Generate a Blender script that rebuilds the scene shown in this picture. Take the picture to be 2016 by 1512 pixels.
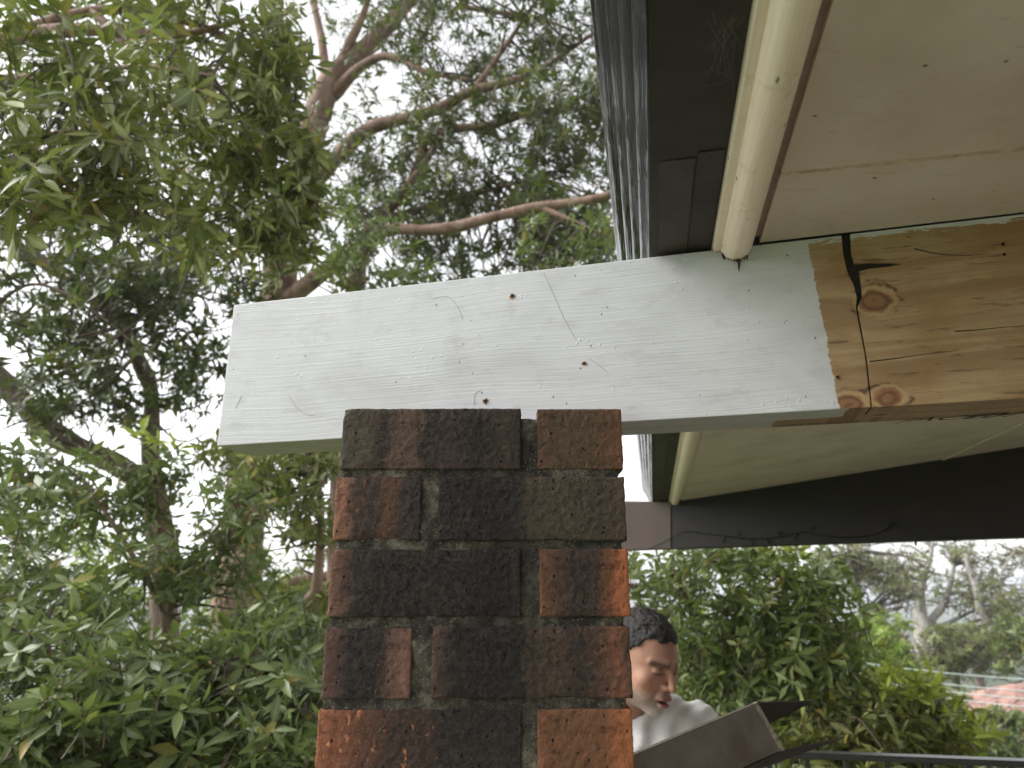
import bpy, bmesh, math, random
import numpy as np
from mathutils import Vector, Matrix, noise as mnoise

for o in list(bpy.data.objects): bpy.data.objects.remove(o)
scene = bpy.context.scene
COL = scene.collection
random.seed(7); RNG = np.random.default_rng(11)

# ------------------------------------------------------------------ camera, sky, sun, exposure
H = 1.5                                   # eye height above the verandah floor
FPX, CX, CY = 1398.0, 1008.0, 756.0       # photograph 2016 x 1512
PITCH = math.radians(16.5)
cam = bpy.data.cameras.new('camera'); camo = bpy.data.objects.new('camera', cam); COL.objects.link(camo)
camo.location = (0, 0, H); camo.rotation_euler = (math.pi/2 + PITCH, 0, 0)
cam.sensor_width = 36; cam.lens = FPX/2016*36; cam.clip_start = 0.02; cam.clip_end = 20000
cam.dof.use_dof = True; cam.dof.focus_distance = 0.95; cam.dof.aperture_fstop = 6.4
scene.camera = camo
scene.render.resolution_x = 1024; scene.render.resolution_y = 768

SUN_EL, SUN_AZ = math.radians(40), math.radians(-86)   # azimuth clockwise from +Y
wd = bpy.data.worlds.new('World'); scene.world = wd; wd.use_nodes = True
wn = wd.node_tree; wn.nodes.clear()
sky = wn.nodes.new('ShaderNodeTexSky'); sky.sky_type = 'NISHITA'; sky.sun_disc = False
sky.sun_elevation = SUN_EL; sky.sun_rotation = SUN_AZ; sky.dust_density = 1.5; sky.air_density = 1.0
hsv = wn.nodes.new('ShaderNodeHueSaturation'); hsv.inputs['Saturation'].default_value = 0.07
bg = wn.nodes.new('ShaderNodeBackground'); bg.inputs['Strength'].default_value = 0.15
wo = wn.nodes.new('ShaderNodeOutputWorld')
wn.links.new(sky.outputs[0], hsv.inputs['Color']); wn.links.new(hsv.outputs[0], bg.inputs['Color'])
wn.links.new(bg.outputs[0], wo.inputs['Surface'])
sl = bpy.data.lights.new('sun', 'SUN'); sl.energy = 1.3; sl.angle = math.radians(30); sl.color = (1, .97, .93)
so = bpy.data.objects.new('sun', sl); COL.objects.link(so)
sdir = Vector((math.sin(SUN_AZ)*math.cos(SUN_EL), math.cos(SUN_AZ)*math.cos(SUN_EL), math.sin(SUN_EL)))
so.rotation_euler = sdir.to_track_quat('Z', 'Y').to_euler()
vs = scene.view_settings; vs.view_transform = 'Standard'; vs.look = 'None'; vs.gamma = 1; vs.use_curve_mapping = False
vs.exposure = 1.32
scene.render.engine = 'CYCLES'
scene.cycles.max_bounces = 5; scene.cycles.diffuse_bounces = 3; scene.cycles.transparent_max_bounces = 4
scene.cycles.volume_bounces = 0

# ------------------------------------------------------------------ helpers
CP, SP = math.cos(PITCH), math.sin(PITCH)
def rdir(px, py):
    x = (px-CX)/FPX; y = (CY-py)/FPX
    return Vector((x, CP - y*SP, SP + y*CP))
def atY(px, py, Y):
    d = rdir(px, py); return d*(Y/d.y) + Vector((0, 0, H))
def atZ(px, py, Z):
    d = rdir(px, py); return d*((Z-H)/d.z) + Vector((0, 0, H))
def atP(px, py, p0, n):
    d = rdir(px, py); c = Vector((0, 0, H)); return c + d*((p0-c).dot(n)/d.dot(n))

def tag(o, label=None, cat=None, group=None, kind=None):
    if label: o['label'] = label
    if cat: o['category'] = cat
    if group: o['group'] = group
    if kind: o['kind'] = kind
    return o
def empty(name, loc=(0, 0, 0)):
    o = bpy.data.objects.new(name, None); COL.objects.link(o); o.location = loc; o.empty_display_size = .1; return o
def link(name, me, mat, parent=None, smooth=False):
    if mat is not None and not me.materials: me.materials.append(mat)
    if smooth: me.polygons.foreach_set('use_smooth', np.ones(len(me.polygons), bool))
    o = bpy.data.objects.new(name, me); COL.objects.link(o)
    if parent is not None:
        o.parent = parent; M = Matrix.Identity(4); p = parent
        while p is not None: M = p.matrix_basis @ M; p = p.parent
        o.matrix_parent_inverse = M.inverted()
    return o
def mesh(name, V, F):
    me = bpy.data.meshes.new(name); me.from_pydata([tuple(v) for v in V], [], [tuple(f) for f in F]); me.update(); return me
def obj(name, V, F, mat, parent=None, smooth=False): return link(name, mesh(name, V, F), mat, parent, smooth)
def mesh_np(name, V, F):
    """F: (n,k) array of faces with constant k"""
    me = bpy.data.meshes.new(name); V = np.asarray(V, np.float32); F = np.asarray(F, np.int32); n, k = F.shape
    me.vertices.add(len(V)); me.vertices.foreach_set('co', V.ravel())
    me.loops.add(n*k); me.loops.foreach_set('vertex_index', F.ravel())
    me.polygons.add(n); me.polygons.foreach_set('loop_start', np.arange(0, n*k, k, dtype=np.int32))
    me.update(calc_edges=True); return me
def prism(poly, ex, org=Vector((0, 0, 0)), ax=Vector((1, 0, 0)), ay=Vector((0, 0, 1))):
    """polygon (2D in ax, ay) extruded by the vector ex"""
    n = len(poly); a = [org + ax*p[0] + ay*p[1] for p in poly]; V = a + [v+ex for v in a]
    F = [tuple(range(n)), tuple(range(2*n-1, n-1, -1))] + [(i, i+n, (i+1) % n+n, (i+1) % n) for i in range(n)]
    return V, F
def fixn(me):
    bm = bmesh.new(); bm.from_mesh(me); bmesh.ops.recalc_face_normals(bm, faces=bm.faces); bm.to_mesh(me); bm.free(); return me
def bevel(me, w, seg=2):
    bm = bmesh.new(); bm.from_mesh(me); bmesh.ops.recalc_face_normals(bm, faces=bm.faces)
    es = [e for e in bm.edges if len(e.link_faces) == 2 and e.calc_face_angle(0) > .5]
    bmesh.ops.bevel(bm, geom=es, offset=w, segments=seg, affect='EDGES', profile=.5); bm.to_mesh(me); bm.free(); return me
def box(x0, x1, y0, y1, z0, z1):
    V = [(x, y, z) for z in (z0, z1) for y in (y0, y1) for x in (x0, x1)]
    return V, [(0, 2, 3, 1), (4, 5, 7, 6), (0, 1, 5, 4), (2, 6, 7, 3), (0, 4, 6, 2), (1, 3, 7, 5)]
def catmull(P, n):
    P = np.asarray(P, float); m = len(P)
    if m < 3: 
        t = np.linspace(0, 1, n)[:, None]; return P[0]*(1-t)+P[-1]*t
    Q = np.vstack([2*P[0]-P[1], P, 2*P[-1]-P[-2]]); out = []
    for t in np.linspace(0, m-1-1e-6, n):
        i = int(t); f = t-i; p0, p1, p2, p3 = Q[i:i+4]
        out.append(.5*((2*p1)+(-p0+p2)*f+(2*p0-5*p1+4*p2-p3)*f*f+(-p0+3*p1-3*p2+p3)*f**3))
    return np.array(out)
def tube(P, R, k=8, wob=0, cap=True):
    """tube along points P (n,3) with radii R"""
    P = np.asarray(P, float); n = len(P); R = np.broadcast_to(np.asarray(R, float), (n,))
    T = np.gradient(P, axis=0); T /= np.linalg.norm(T, axis=1)[:, None]+1e-12
    u = np.cross(T[0], [0, 0, 1.]); 
    if np.linalg.norm(u) < .1: u = np.cross(T[0], [1., 0, 0])
    u /= np.linalg.norm(u); V = []
    a = np.arange(k)*2*math.pi/k
    for i in range(n):
        u = u - T[i]*u.dot(T[i]); u /= np.linalg.norm(u); w = np.cross(T[i], u)
        r = R[i]*np.ones(k)
        if wob: r = r*np.array([1+wob*mnoise.noise(Vector(P[i]*3)+Vector((math.cos(x), math.sin(x), 0))*.9) for x in a])
        V.append(P[i] + np.cos(a)[:, None]*r[:, None]*u + np.sin(a)[:, None]*r[:, None]*w)
    V = np.vstack(V); F = []
    for i in range(n-1):
        for j in range(k): F.append((i*k+j, i*k+(j+1) % k, (i+1)*k+(j+1) % k, (i+1)*k+j))
    if cap: F.append(tuple(range(k))[::-1]); F.append(tuple((n-1)*k+j for j in range(k)))
    return V, F
class MB:
    def __init__(s): s.V = []; s.F = []
    def add(s, V, F):
        b = len(s.V); s.V += [tuple(v) for v in V]; s.F += [tuple(i+b for i in f) for f in F]; return s
    def build(s, name, mat, parent=None, smooth=False): return obj(name, s.V, s.F, mat, parent, smooth)

# ------------------------------------------------------------------ materials
def newmat(name, rough=.6, color=None):
    m = bpy.data.materials.new(name); m.use_nodes = True; nt = m.node_tree
    b = nt.nodes['Principled BSDF']; b.inputs['Roughness'].default_value = rough
    if color: b.inputs['Base Color'].default_value = (*color, 1)
    return m, nt, b
def nd(nt, typ, props=None, **inp):
    n = nt.nodes.new('ShaderNode'+typ)
    for k, v in (props or {}).items(): setattr(n, k, v)
    for k, v in inp.items():
        key = int(k[1:]) if k[0] == '_' and k[1:].isdigit() else k.replace('_', ' ')
        s = n.inputs[key]
        if isinstance(v, bpy.types.NodeSocket): nt.links.new(v, s)
        elif isinstance(v, (tuple, list)) and s.type == 'RGBA' and len(v) == 3: s.default_value = (*v, 1)
        else: s.default_value = v
    return n
def math_(nt, op, a, b=0., c=None, clamp=False):
    n = nd(nt, 'Math', {'operation': op, 'use_clamp': clamp}, _0=a, _1=b)
    if c is not None:
        if isinstance(c, bpy.types.NodeSocket): nt.links.new(c, n.inputs[2])
        else: n.inputs[2].default_value = c
    return n.outputs[0]
def mixc(nt, f, a, b, blend='MIX'):
    n = nt.nodes.new('ShaderNodeMix'); n.data_type = 'RGBA'; n.blend_type = blend
    for s, v in ((n.inputs[0], f), (n.inputs[6], a), (n.inputs[7], b)):
        if isinstance(v, bpy.types.NodeSocket): nt.links.new(v, s)
        elif isinstance(v, (tuple, list)): s.default_value = (*v[:3], 1)
        else: s.default_value = v
    return n.outputs[2]
def ramp(nt, f, stops, interp='LINEAR'):
    n = nt.nodes.new('ShaderNodeValToRGB'); cr = n.color_ramp; cr.interpolation = interp
    while len(cr.elements) > 1: cr.elements.remove(cr.elements[-1])
    for i, (p, c) in enumerate(stops):
        e = cr.elements[0] if i == 0 else cr.elements.new(p)
        e.position = p; e.color = (*c[:3], 1) if isinstance(c, (tuple, list)) else (c, c, c, 1)
    nt.links.new(f, n.inputs[0]); return n.outputs[0]
def tex(nt, vec, scale, detail=4, rough=.55, dist=0., dims='3D'):
    n = nd(nt, 'TexNoise', {'noise_dimensions': dims}, Scale=scale, Detail=detail, Roughness=rough, Distortion=dist)
    if vec is not None: nt.links.new(vec, n.inputs['Vector'])
    return n.outputs[0]
def mapping(nt, vec, scale=(1, 1, 1), loc=(0, 0, 0)):
    return nd(nt, 'Mapping', Vector=vec, Scale=scale, Location=loc).outputs[0]
def bump(nt, b, h, strength=.3, dist=.01):
    n = nd(nt, 'Bump', Strength=strength, Distance=dist, Height=h); nt.links.new(n.outputs[0], b.inputs['Normal']); return n
def objco(nt): return nt.nodes.new('ShaderNodeTexCoord').outputs['Object']
def bsrgb(*c):
    c = srgb(*c); l = sum(c)/3; return ((l+(c[0]-l)*.84)*1.02, (l+(c[1]-l)*.80)*1.02, (l+(c[2]-l)*.86)*.97)
def srgb(*c): return tuple((v/255/12.92 if v/255 <= .04045 else ((v/255+.055)/1.055)**2.4) for v in c)

def simple_noise_mat(name, c1, c2, scale, rough=.7, bs=.2, bd=.005, bscale=None, spec=None):
    m, nt, b = newmat(name, rough); co = objco(nt)
    f = ramp(nt, tex(nt, co, scale), [(.35, c1), (.65, c2)]); nt.links.new(f, b.inputs['Base Color'])
    bump(nt, b, tex(nt, co, bscale or scale*6), bs, bd)
    if spec is not None: b.inputs['Specular IOR Level'].default_value = spec
    return m

def leaf_mat(name, c_lo, c_hi, rib, young=None, trans=.24, rough=.40):
    m, nt, b = newmat(name, rough)
    uv = nt.nodes.new('ShaderNodeUVMap').outputs[0]; sx = nd(nt, 'SeparateXYZ', Vector=uv)
    at = nd(nt, 'Attribute', {'attribute_name': 'tint'}).outputs['Fac']
    oi = nt.nodes.new('ShaderNodeObjectInfo').outputs['Random']
    r = math_(nt, 'FRACT', math_(nt, 'ADD', at, oi))
    base = ramp(nt, r, [(0, c_lo), (.55, tuple((a+c)/2 for a, c in zip(c_lo, c_hi))), (.88, c_hi), (.955, tuple(min(1, c*1.25) for c in c_hi)), (.975, (.34, .27, .05)), (1, (.26, .19, .05))])
    # pale midrib and stalk: u in x, |v| in y
    ribm = math_(nt, 'LESS_THAN', sx.outputs[1], .09)
    pet = math_(nt, 'LESS_THAN', sx.outputs[0], .17)
    col = mixc(nt, math_(nt, 'MULTIPLY', ribm, .55), base, rib); col = mixc(nt, math_(nt, 'MULTIPLY', pet, .9), col, rib)
    nt.links.new(col, b.inputs['Base Color'])
    # side veins as fine relief
    w = math_(nt, 'SINE', math_(nt, 'MULTIPLY', math_(nt, 'ADD', sx.outputs[0], math_(nt, 'MULTIPLY', sx.outputs[1], -.12)), 70.))
    bump(nt, b, w, .12, .002)
    tr = nd(nt, 'BsdfTranslucent', Color=mixc(nt, .5, col, (.30, .42, .06)))
    mx = nd(nt, 'MixShader', Fac=trans); nt.links.new(b.outputs[0], mx.inputs[1]); nt.links.new(tr.outputs[0], mx.inputs[2])
    nt.links.new(mx.outputs[0], nt.nodes['Material Output'].inputs['Surface']); return m

def bark_mat(name, c1, c2, c3):
    m, nt, b = newmat(name, .8); co = objco(nt)
    st = mapping(nt, co, (7, 7, 2.2)); f = tex(nt, st, 1., 5, .6, .6)
    c = ramp(nt, f, [(.3, c1), (.5, c2), (.7, c3)]); nt.links.new(c, b.inputs['Base Color'])
    bump(nt, b, tex(nt, mapping(nt, co, (40, 40, 9)), 1., 5), .8, .02); return m

LM_DEEP = leaf_mat('leaf_deep', (.082, .100, .030), (.225, .245, .072), (.50, .45, .12), rough=.42)
LM_MID = leaf_mat('leaf_mid', (.070, .104, .036), (.19, .238, .085), (.36, .36, .12), rough=.42)
LM_CANOPY = leaf_mat('leaf_canopy', (.036, .050, .018), (.105, .125, .042), (.16, .17, .05), trans=.22)
LM_RIGHT = leaf_mat('leaf_right', (.085, .125, .04), (.25, .31, .10), (.38, .40, .12), rough=.42)
LM_YOUNG = leaf_mat('leaf_young', (.32, .38, .05), (.52, .58, .12), (.45, .50, .10), trans=.42)
LM_BRIGHT = leaf_mat('leaf_bright', (.14, .22, .035), (.30, .40, .075), (.3, .38, .1), trans=.4)
LM_GUM = leaf_mat('leaf_gum', (.15, .175, .07), (.32, .335, .15), (.2, .22, .1), trans=.3, rough=.5)
LM_BROWN = leaf_mat('leaf_brown', (.20, .11, .03), (.30, .19, .06), (.42, .34, .12), trans=.3)
BARK = bark_mat('bark_smooth', (.12, .070, .048), (.23, .145, .105), (.33, .23, .175))
BARK_DK = bark_mat('bark_dark', (.05, .033, .025), (.10, .07, .052), (.17, .125, .095))
BARK_MD = bark_mat('bark_brown', (.065, .043, .032), (.13, .09, .068), (.21, .155, .12))
BARK_GUM = bark_mat('bark_gum', (.20, .185, .165), (.32, .30, .275), (.43, .41, .38))
TWIG = simple_noise_mat('twig', (.045, .03, .022), (.10, .07, .05), 20)

# ------------------------------------------------------------------ terrain
def ground_z(x, y):
    r = math.hypot(x, y)
    z = -3.4 - .26*max(0, min(r, 45)-3) - .012*max(0, min(r, 600)-45)
    if r > 500:
        a = math.atan2(x, y); k = min(1, (r-500)/1500)
        z += k*k*(3-2*k)*(16 + 7*math.sin(a*9+1) + 5*math.sin(a*21))
    z += .25*mnoise.noise(Vector((x*.12, y*.12, 0)))*min(1, r/6)
    return z
radii = [0, 2, 4, 6, 9, 13, 18, 25, 34, 45, 60, 85, 120, 180, 260, 380, 520, 700, 900, 1150, 1450, 1800, 2200, 2700, 3400]
NA = 128; V = [(0, 0, ground_z(0, 0))]; F = []
for r in radii[1:]:
    for j in range(NA):
        a = 2*math.pi*j/NA; x, y = r*math.sin(a), r*math.cos(a); V.append((x, y, ground_z(x, y)))
for j in range(NA): F.append((0, 1+(j+1) % NA, 1+j))
for i in range(len(radii)-2):
    for j in range(NA):
        a = 1+i*NA+j; b_ = 1+i*NA+(j+1) % NA; F.append((a, b_, b_+NA, a+NA))
gm, nt, b = newmat('ground_green', .95); co = objco(nt)
c = ramp(nt, tex(nt, co, .35, 6), [(.3, (.05, .075, .025)), (.55, (.10, .15, .04)), (.75, (.16, .19, .07))])
far = ramp(nt, tex(nt, co, .02, 8, .7), [(.35, (.04, .06, .03)), (.6, (.09, .11, .06)), (.7, (.35, .33, .30))])
geo = nd(nt, 'SeparateXYZ', Vector=co); farf = math_(nt, 'GREATER_THAN', geo.outputs[1], 90.)
nt.links.new(mixc(nt, farf, c, far), b.inputs['Base Color']); bump(nt, b, tex(nt, co, 3, 6), .6, .1)
tag(obj('ground', V, F, gm, smooth=True), kind='structure')

# ------------------------------------------------------------------ eaves frame: s along the gutter, r inwards, z height
E0 = Vector((.199, .936, 0)); ED = Vector((.187, .982, 0)).normalized(); ER = Vector((ED.y, -ED.x, 0))
def EV(s, r, z): return E0 + ED*s + ER*r + Vector((0, 0, z+H))
# beam frame: a along the beam (to the right), t depth away from the camera, z
B0 = Vector((-.464, 1.098, 0)); BD = Vector((1, -.264, 0)).normalized(); BT = Vector((-BD.y, BD.x, 0)); BN = -BT
BZ0, BZ1, BTH = .2236, .463, .088
def BV(a, t, z): return B0 + BD*a + BT*t + Vector((0, 0, z+H))
def on_beam(px, py):
    p = atP(px, py, BV(0, 0, 0), BN); q = p-B0; return q.dot(BD), p.z-H
def on_under(px, py):
    p = atZ(px, py, BZ0+H); q = p-B0; return q.dot(BD), q.dot(BT)
# beam-frame matrix so that materials can use x along, y depth, z up
BM = Matrix((( BD.x, BT.x, 0, B0.x), (BD.y, BT.y, 0, B0.y), (0, 0, 1, H), (0, 0, 0, 1)))

# ------------------------------------------------------------------ painted timber beam
def knot(nt, co2, cx, cz, rx, rz):
    """distance field of a knot on the face (x along, z up)"""
    s = nd(nt, 'SeparateXYZ', Vector=co2)
    dx = math_(nt, 'DIVIDE', math_(nt, 'SUBTRACT', s.outputs[0], cx), rx); dz = math_(nt, 'DIVIDE', math_(nt, 'SUBTRACT', s.outputs[2], cz), rz)
    return math_(nt, 'SQRT', math_(nt, 'ADD', math_(nt, 'MULTIPLY', dx, dx), math_(nt, 'MULTIPLY', dz, dz)))
def beam_material():
    m, nt, b = newmat('painted_timber', .5); co = objco(nt); s = nd(nt, 'SeparateXYZ', Vector=co)
    X, Y, Z = s.outputs
    warp = tex(nt, mapping(nt, co, (6, 6, 14)), 1., 3)
    # bare pine: grain along the beam, bent round the knots
    kn = [(*on_beam(1722, 592), .021, .017), (*on_beam(1748, 782), .018, .0125), (*on_beam(1672, 796), .019, .014)]
    kd = None; rings = None
    cw = nd(nt, 'TexNoise', Vector=co, Scale=70., Detail=4.); cw = nd(nt, 'VectorMath', {'operation': 'MULTIPLY_ADD'}, _0=cw.outputs['Color'], _1=(.012, .012, .012), _2=co).outputs[0]
    cw = nd(nt, 'VectorMath', {'operation': 'SUBTRACT'}, _0=cw, _1=(.006, .006, .006)).outputs[0]
    for k in kn:
        d = knot(nt, cw, *k); kd = d if kd is None else math_(nt, 'MINIMUM', kd, d)
    bend = math_(nt, 'DIVIDE', .018, math_(nt, 'ADD', kd, .6))
    gvec = nd(nt, 'CombineXYZ', X=math_(nt, 'MULTIPLY', X, 1.6), Y=math_(nt, 'MULTIPLY', Y, 30.), Z=math_(nt, 'MULTIPLY', math_(nt, 'ADD', Z, bend), 34.)).outputs[0]
    g = tex(nt, gvec, 1., 6, .62, .5)
    wood = ramp(nt, g, [(.24, srgb(108, 82, 60)), (.40, srgb(144, 116, 88)), (.50, srgb(174, 147, 114)), (.60, srgb(152, 123, 93)), (.76, srgb(110, 83, 60))])
    fine = tex(nt, mapping(nt, co, (9, 60, 300)), 1., 3); wood = mixc(nt, math_(nt, 'MULTIPLY', fine, .28), wood, srgb(120, 80, 46))
    blot = ramp(nt, tex(nt, mapping(nt, co, (10, 10, 17), (3, 0, 1)), 1., 5, .6), [(.42, 0.), (.62, .75)])
    wood = mixc(nt, .15, mixc(nt, blot, wood, srgb(134, 96, 60)), srgb(170, 150, 104))
    streak = ramp(nt, tex(nt, mapping(nt, co, (14, 10, 120), (1, 0, 4)), 1., 4, .65), [(.57, 0.), (.66, .7)])
    wood = mixc(nt, streak, wood, srgb(92, 60, 38))
    ring = math_(nt, 'SINE', math_(nt, 'MULTIPLY', math_(nt, 'ADD', kd, math_(nt, 'MULTIPLY', warp, 1.6)), 9.))
    kcol = mixc(nt, ramp(nt, ring, [(0, .2), (1, .8)]), srgb(138, 96, 62), srgb(86, 50, 34))
    wood = mixc(nt, ramp(nt, math_(nt, 'ADD', kd, math_(nt, 'MULTIPLY', math_(nt, 'SUBTRACT', warp, .5), .5)), [(.85, .92), (1.05, 0.)]), wood, kcol)
    edge = math_(nt, 'ABSOLUTE', math_(nt, 'SUBTRACT', kd, 1.12)); wood = mixc(nt, ramp(nt, edge, [(0., .5), (.2, 0.)]), wood, srgb(186, 154, 110))
    cres = math_(nt, 'ABSOLUTE', math_(nt, 'SUBTRACT', kd, 1.45)); cres = math_(nt, 'MULTIPLY', ramp(nt, cres, [(0., .9), (.2, 0.)]), ramp(nt, tex(nt, mapping(nt, co, (25, 9, 60), (4, 2, 0)), 1., 3, .6), [(.50, 0.), (.58, 1.)]))
    wood = mixc(nt, cres, wood, srgb(44, 26, 18))
    pits = ramp(nt, nd(nt, 'TexVoronoi', Vector=mapping(nt, co, (30, 30, 55)), Scale=1.).outputs[0], [(.06, .85), (.12, 0.)])
    pits = math_(nt, 'MULTIPLY', pits, math_(nt, 'GREATER_THAN', tex(nt, co, 13., 1), .56))
    wood = mixc(nt, pits, wood, srgb(62, 34, 22))
    # paint
    smud = ramp(nt, tex(nt, mapping(nt, co, (5, 5, 9)), 1., 4, .5, .8), [(.40, (.565, .565, .575)), (.56, (.53, .53, .54)), (.76, (.45, .44, .46))])
    grime = ramp(nt, tex(nt, mapping(nt, co, (16, 10, 34), (2, 0, 0)), 1., 6, .7), [(.52, 0.), (.70, .55)])
    paint = mixc(nt, grime, smud, (.38, .36, .37))
    spk = nd(nt, 'TexVoronoi', Vector=mapping(nt, co, (62, 62, 46)), Scale=1.)
    sp = ramp(nt, spk.outputs[0], [(.05, .9), (.10, 0.)])
    clus = ramp(nt, tex(nt, mapping(nt, co, (11, 3, 3), (7, 0, 0)), 1., 2), [(.47, 0.), (.56, 1.)])
    paint = mixc(nt, math_(nt, 'MULTIPLY', sp, clus), paint, (.09, .075, .06))
    # the paint stops at a ragged brushed edge; the top edge carries a smear
    x0, _ = on_beam(1625, 620)
    xr = tex(nt, mapping(nt, co, (30, 10, 150)), 1., 7, .85); xb = tex(nt, mapping(nt, co, (0, 0, 26)), 1., 3, .6)
    lim = math_(nt, 'ADD', x0-.004, math_(nt, 'ADD', math_(nt, 'MULTIPLY', math_(nt, 'SUBTRACT', xr, .5), .016), math_(nt, 'MULTIPLY', math_(nt, 'SUBTRACT', xb, .5), .012)))
    lim = math_(nt, 'ADD', lim, math_(nt, 'MULTIPLY', math_(nt, 'SUBTRACT', .345, Z), .05))
    pf = math_(nt, 'LESS_THAN', X, lim)
    smear = math_(nt, 'GREATER_THAN', math_(nt, 'ADD', Z, math_(nt, 'MULTIPLY', tex(nt, mapping(nt, co, (22, 9, 160), (0, 0, 9)), 1., 4, .7), .03)), BZ1+.0085)
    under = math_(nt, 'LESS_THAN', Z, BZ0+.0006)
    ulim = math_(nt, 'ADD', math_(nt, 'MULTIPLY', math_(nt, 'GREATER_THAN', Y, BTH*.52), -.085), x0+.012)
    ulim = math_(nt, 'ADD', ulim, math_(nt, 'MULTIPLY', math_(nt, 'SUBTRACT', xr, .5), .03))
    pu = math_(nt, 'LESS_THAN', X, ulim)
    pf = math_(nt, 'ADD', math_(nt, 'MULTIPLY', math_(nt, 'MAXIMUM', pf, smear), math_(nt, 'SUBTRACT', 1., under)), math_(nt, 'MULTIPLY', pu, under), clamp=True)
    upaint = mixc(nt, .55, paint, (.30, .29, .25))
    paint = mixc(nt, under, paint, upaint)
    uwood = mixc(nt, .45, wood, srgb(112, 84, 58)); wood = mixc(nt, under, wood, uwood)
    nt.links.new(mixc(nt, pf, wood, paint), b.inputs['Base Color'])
    nt.links.new(ramp(nt, pf, [(0, .62), (1, .42)]), b.inputs['Roughness'])
    # brush marks, sags and nibs
    br = tex(nt, mapping(nt, nd(nt, 'VectorMath', {'operation': 'ADD'}, _0=co, _1=nd(nt, 'CombineXYZ', Z=math_(nt, 'MULTIPLY', tex(nt, mapping(nt, co, (3, 3, 3)), 1., 1), .03)).outputs[0]).outputs[0], (4, 30, 300)), 1., 5, .7)
    nib = ramp(nt, nd(nt, 'TexVoronoi', Vector=mapping(nt, co, (95, 95, 95)), Scale=1.).outputs[0], [(.06, 1.), (.2, 0.)])
    nib = math_(nt, 'MULTIPLY', nib, ramp(nt, tex(nt, co, 16., 2), [(.52, 0.), (.6, 1.)]))
    hp = math_(nt, 'ADD', math_(nt, 'MULTIPLY', br, 1.1), math_(nt, 'MULTIPLY', nib, .8))
    hw = math_(nt, 'ADD', math_(nt, 'MULTIPLY', fine, .4), math_(nt, 'MULTIPLY', g, .4))
    hh = math_(nt, 'ADD', math_(nt, 'MULTIPLY', pf, math_(nt, 'ADD', hp, .6)), math_(nt, 'MULTIPLY', math_(nt, 'SUBTRACT', 1., pf), hw))
    bump(nt, b, hh, .6, .0014); return m
BEAM_M = beam_material()
DARKGAP = simple_noise_mat('gap_shade', (.006, .005, .004), (.02, .013, .009), 120, .9)  # near-black standing in for the shade inside the joint, holes and cracks
beam = empty('timber_beam'); beam.matrix_basis = BM
tag(beam, 'white painted timber beam end resting on the brick pier, bare wood at right', 'beam')
# the joint between the outer and the inner length of timber, traced along the face
JL = [on_beam(*p) for p in ((1657, 462), (1661, 500), (1669, 535), (1682, 562), (1688, 586), (1686, 604), (1690, 630), (1697, 664), (1704, 700), (1709, 742), (1716, 806))]
JR = [on_beam(*p) for p in ((1674, 462), (1676, 500), (1682, 519), (1712, 517), (1752, 517), (1776, 520), (1748, 525), (1712, 529), (1692, 534), (1695, 556), (1698, 584), (1688.5, 604), (1693, 630), (1699.5, 664), (1706, 700), (1711, 742), (1718, 806))]
JL[0] = (JL[0][0], BZ1); JL[-1] = (JL[-1][0], BZ0); JR[0] = (JR[0][0], BZ1); JR[-1] = (JR[-1][0], BZ0)
ye = Vector((0, 1, 0))
def beam_part(name, poly, y0, y1, bv):
    V, F = prism(poly, ye*(y1-y0), Vector((0, y0, 0))); me = mesh(name, V, F)
    if bv: bevel(me, bv, 2)
    else: fixn(me)
    o = bpy.data.objects.new(name, me); COL.objects.link(o); o.parent = beam; me.materials.append(BEAM_M); return o
outer = [(0, BZ0), (0, BZ1)] + JL + [(JL[-1][0], BZ0)]
outer = [(0.0, BZ1)] + JL + [(0.0, BZ0)]
beam_part('outer_board', outer, 0, BTH*.5-.0006, .0016)
inner = JR + [(2.6, BZ0), (2.6, BZ1)]
beam_part('inner_board', inner, 0, BTH*.5-.0006, 0)
beam_part('back_board', [(0, BZ1-.0005), (2.6, BZ1-.0005), (2.6, BZ0), (0, BZ0)], BTH*.5+.0006, BTH, .002)
gapp = JL + JR[::-1]
V, F = prism(gapp, ye*.036, Vector((0, .0035, 0))); o = obj('joint_shade_fill', V, F, DARKGAP); fixn(o.data); o.parent = beam  # dark liner in the open joint, painting in the shade of the gap
gx0 = JL[0][0]-.01; gx1 = JR[5][0]+.01
def blk(name, x0, x1, y0, y1, z0, z1, mat, par):
    o = obj(name, *box(x0, x1, y0, y1, z0, z1), mat); o.parent = par; return o
def disc(cx, cz, r, y, n=14, jag=.25, seed=0):
    rr = random.Random(seed); P = [(cx+math.cos(i*6.2832/n)*r*(1+rr.uniform(-jag, jag)), cz+math.sin(i*6.2832/n)*r*(1+rr.uniform(-jag, jag))) for i in range(n)]
    return P
BAREWOOD = simple_noise_mat('splintered_wood', srgb(120, 84, 50), srgb(186, 146, 96), 300, .8)
for i, (px, py, r) in enumerate(((1009, 583, .0026), (956, 790, .0029), (1150, 716, .002), (1649, 743, .0022), (1974, 481, .0024), (1977, 502, .002))):
    a, z = on_beam(px, py)
    h = empty('screw_hole'); h.parent = beam
    for nm, rr, y, mt, jg in (('torn_rim', r*1.55, -.0009, BAREWOOD, .45), ('hole', r, -.0014, DARKGAP, .2)):
        V, F = prism(disc(a, z, rr, 0, 14, jg, i), ye*.003, Vector((0, y, 0))); o = obj(nm, V, F, mt); fixn(o.data); o.parent = h
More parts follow.
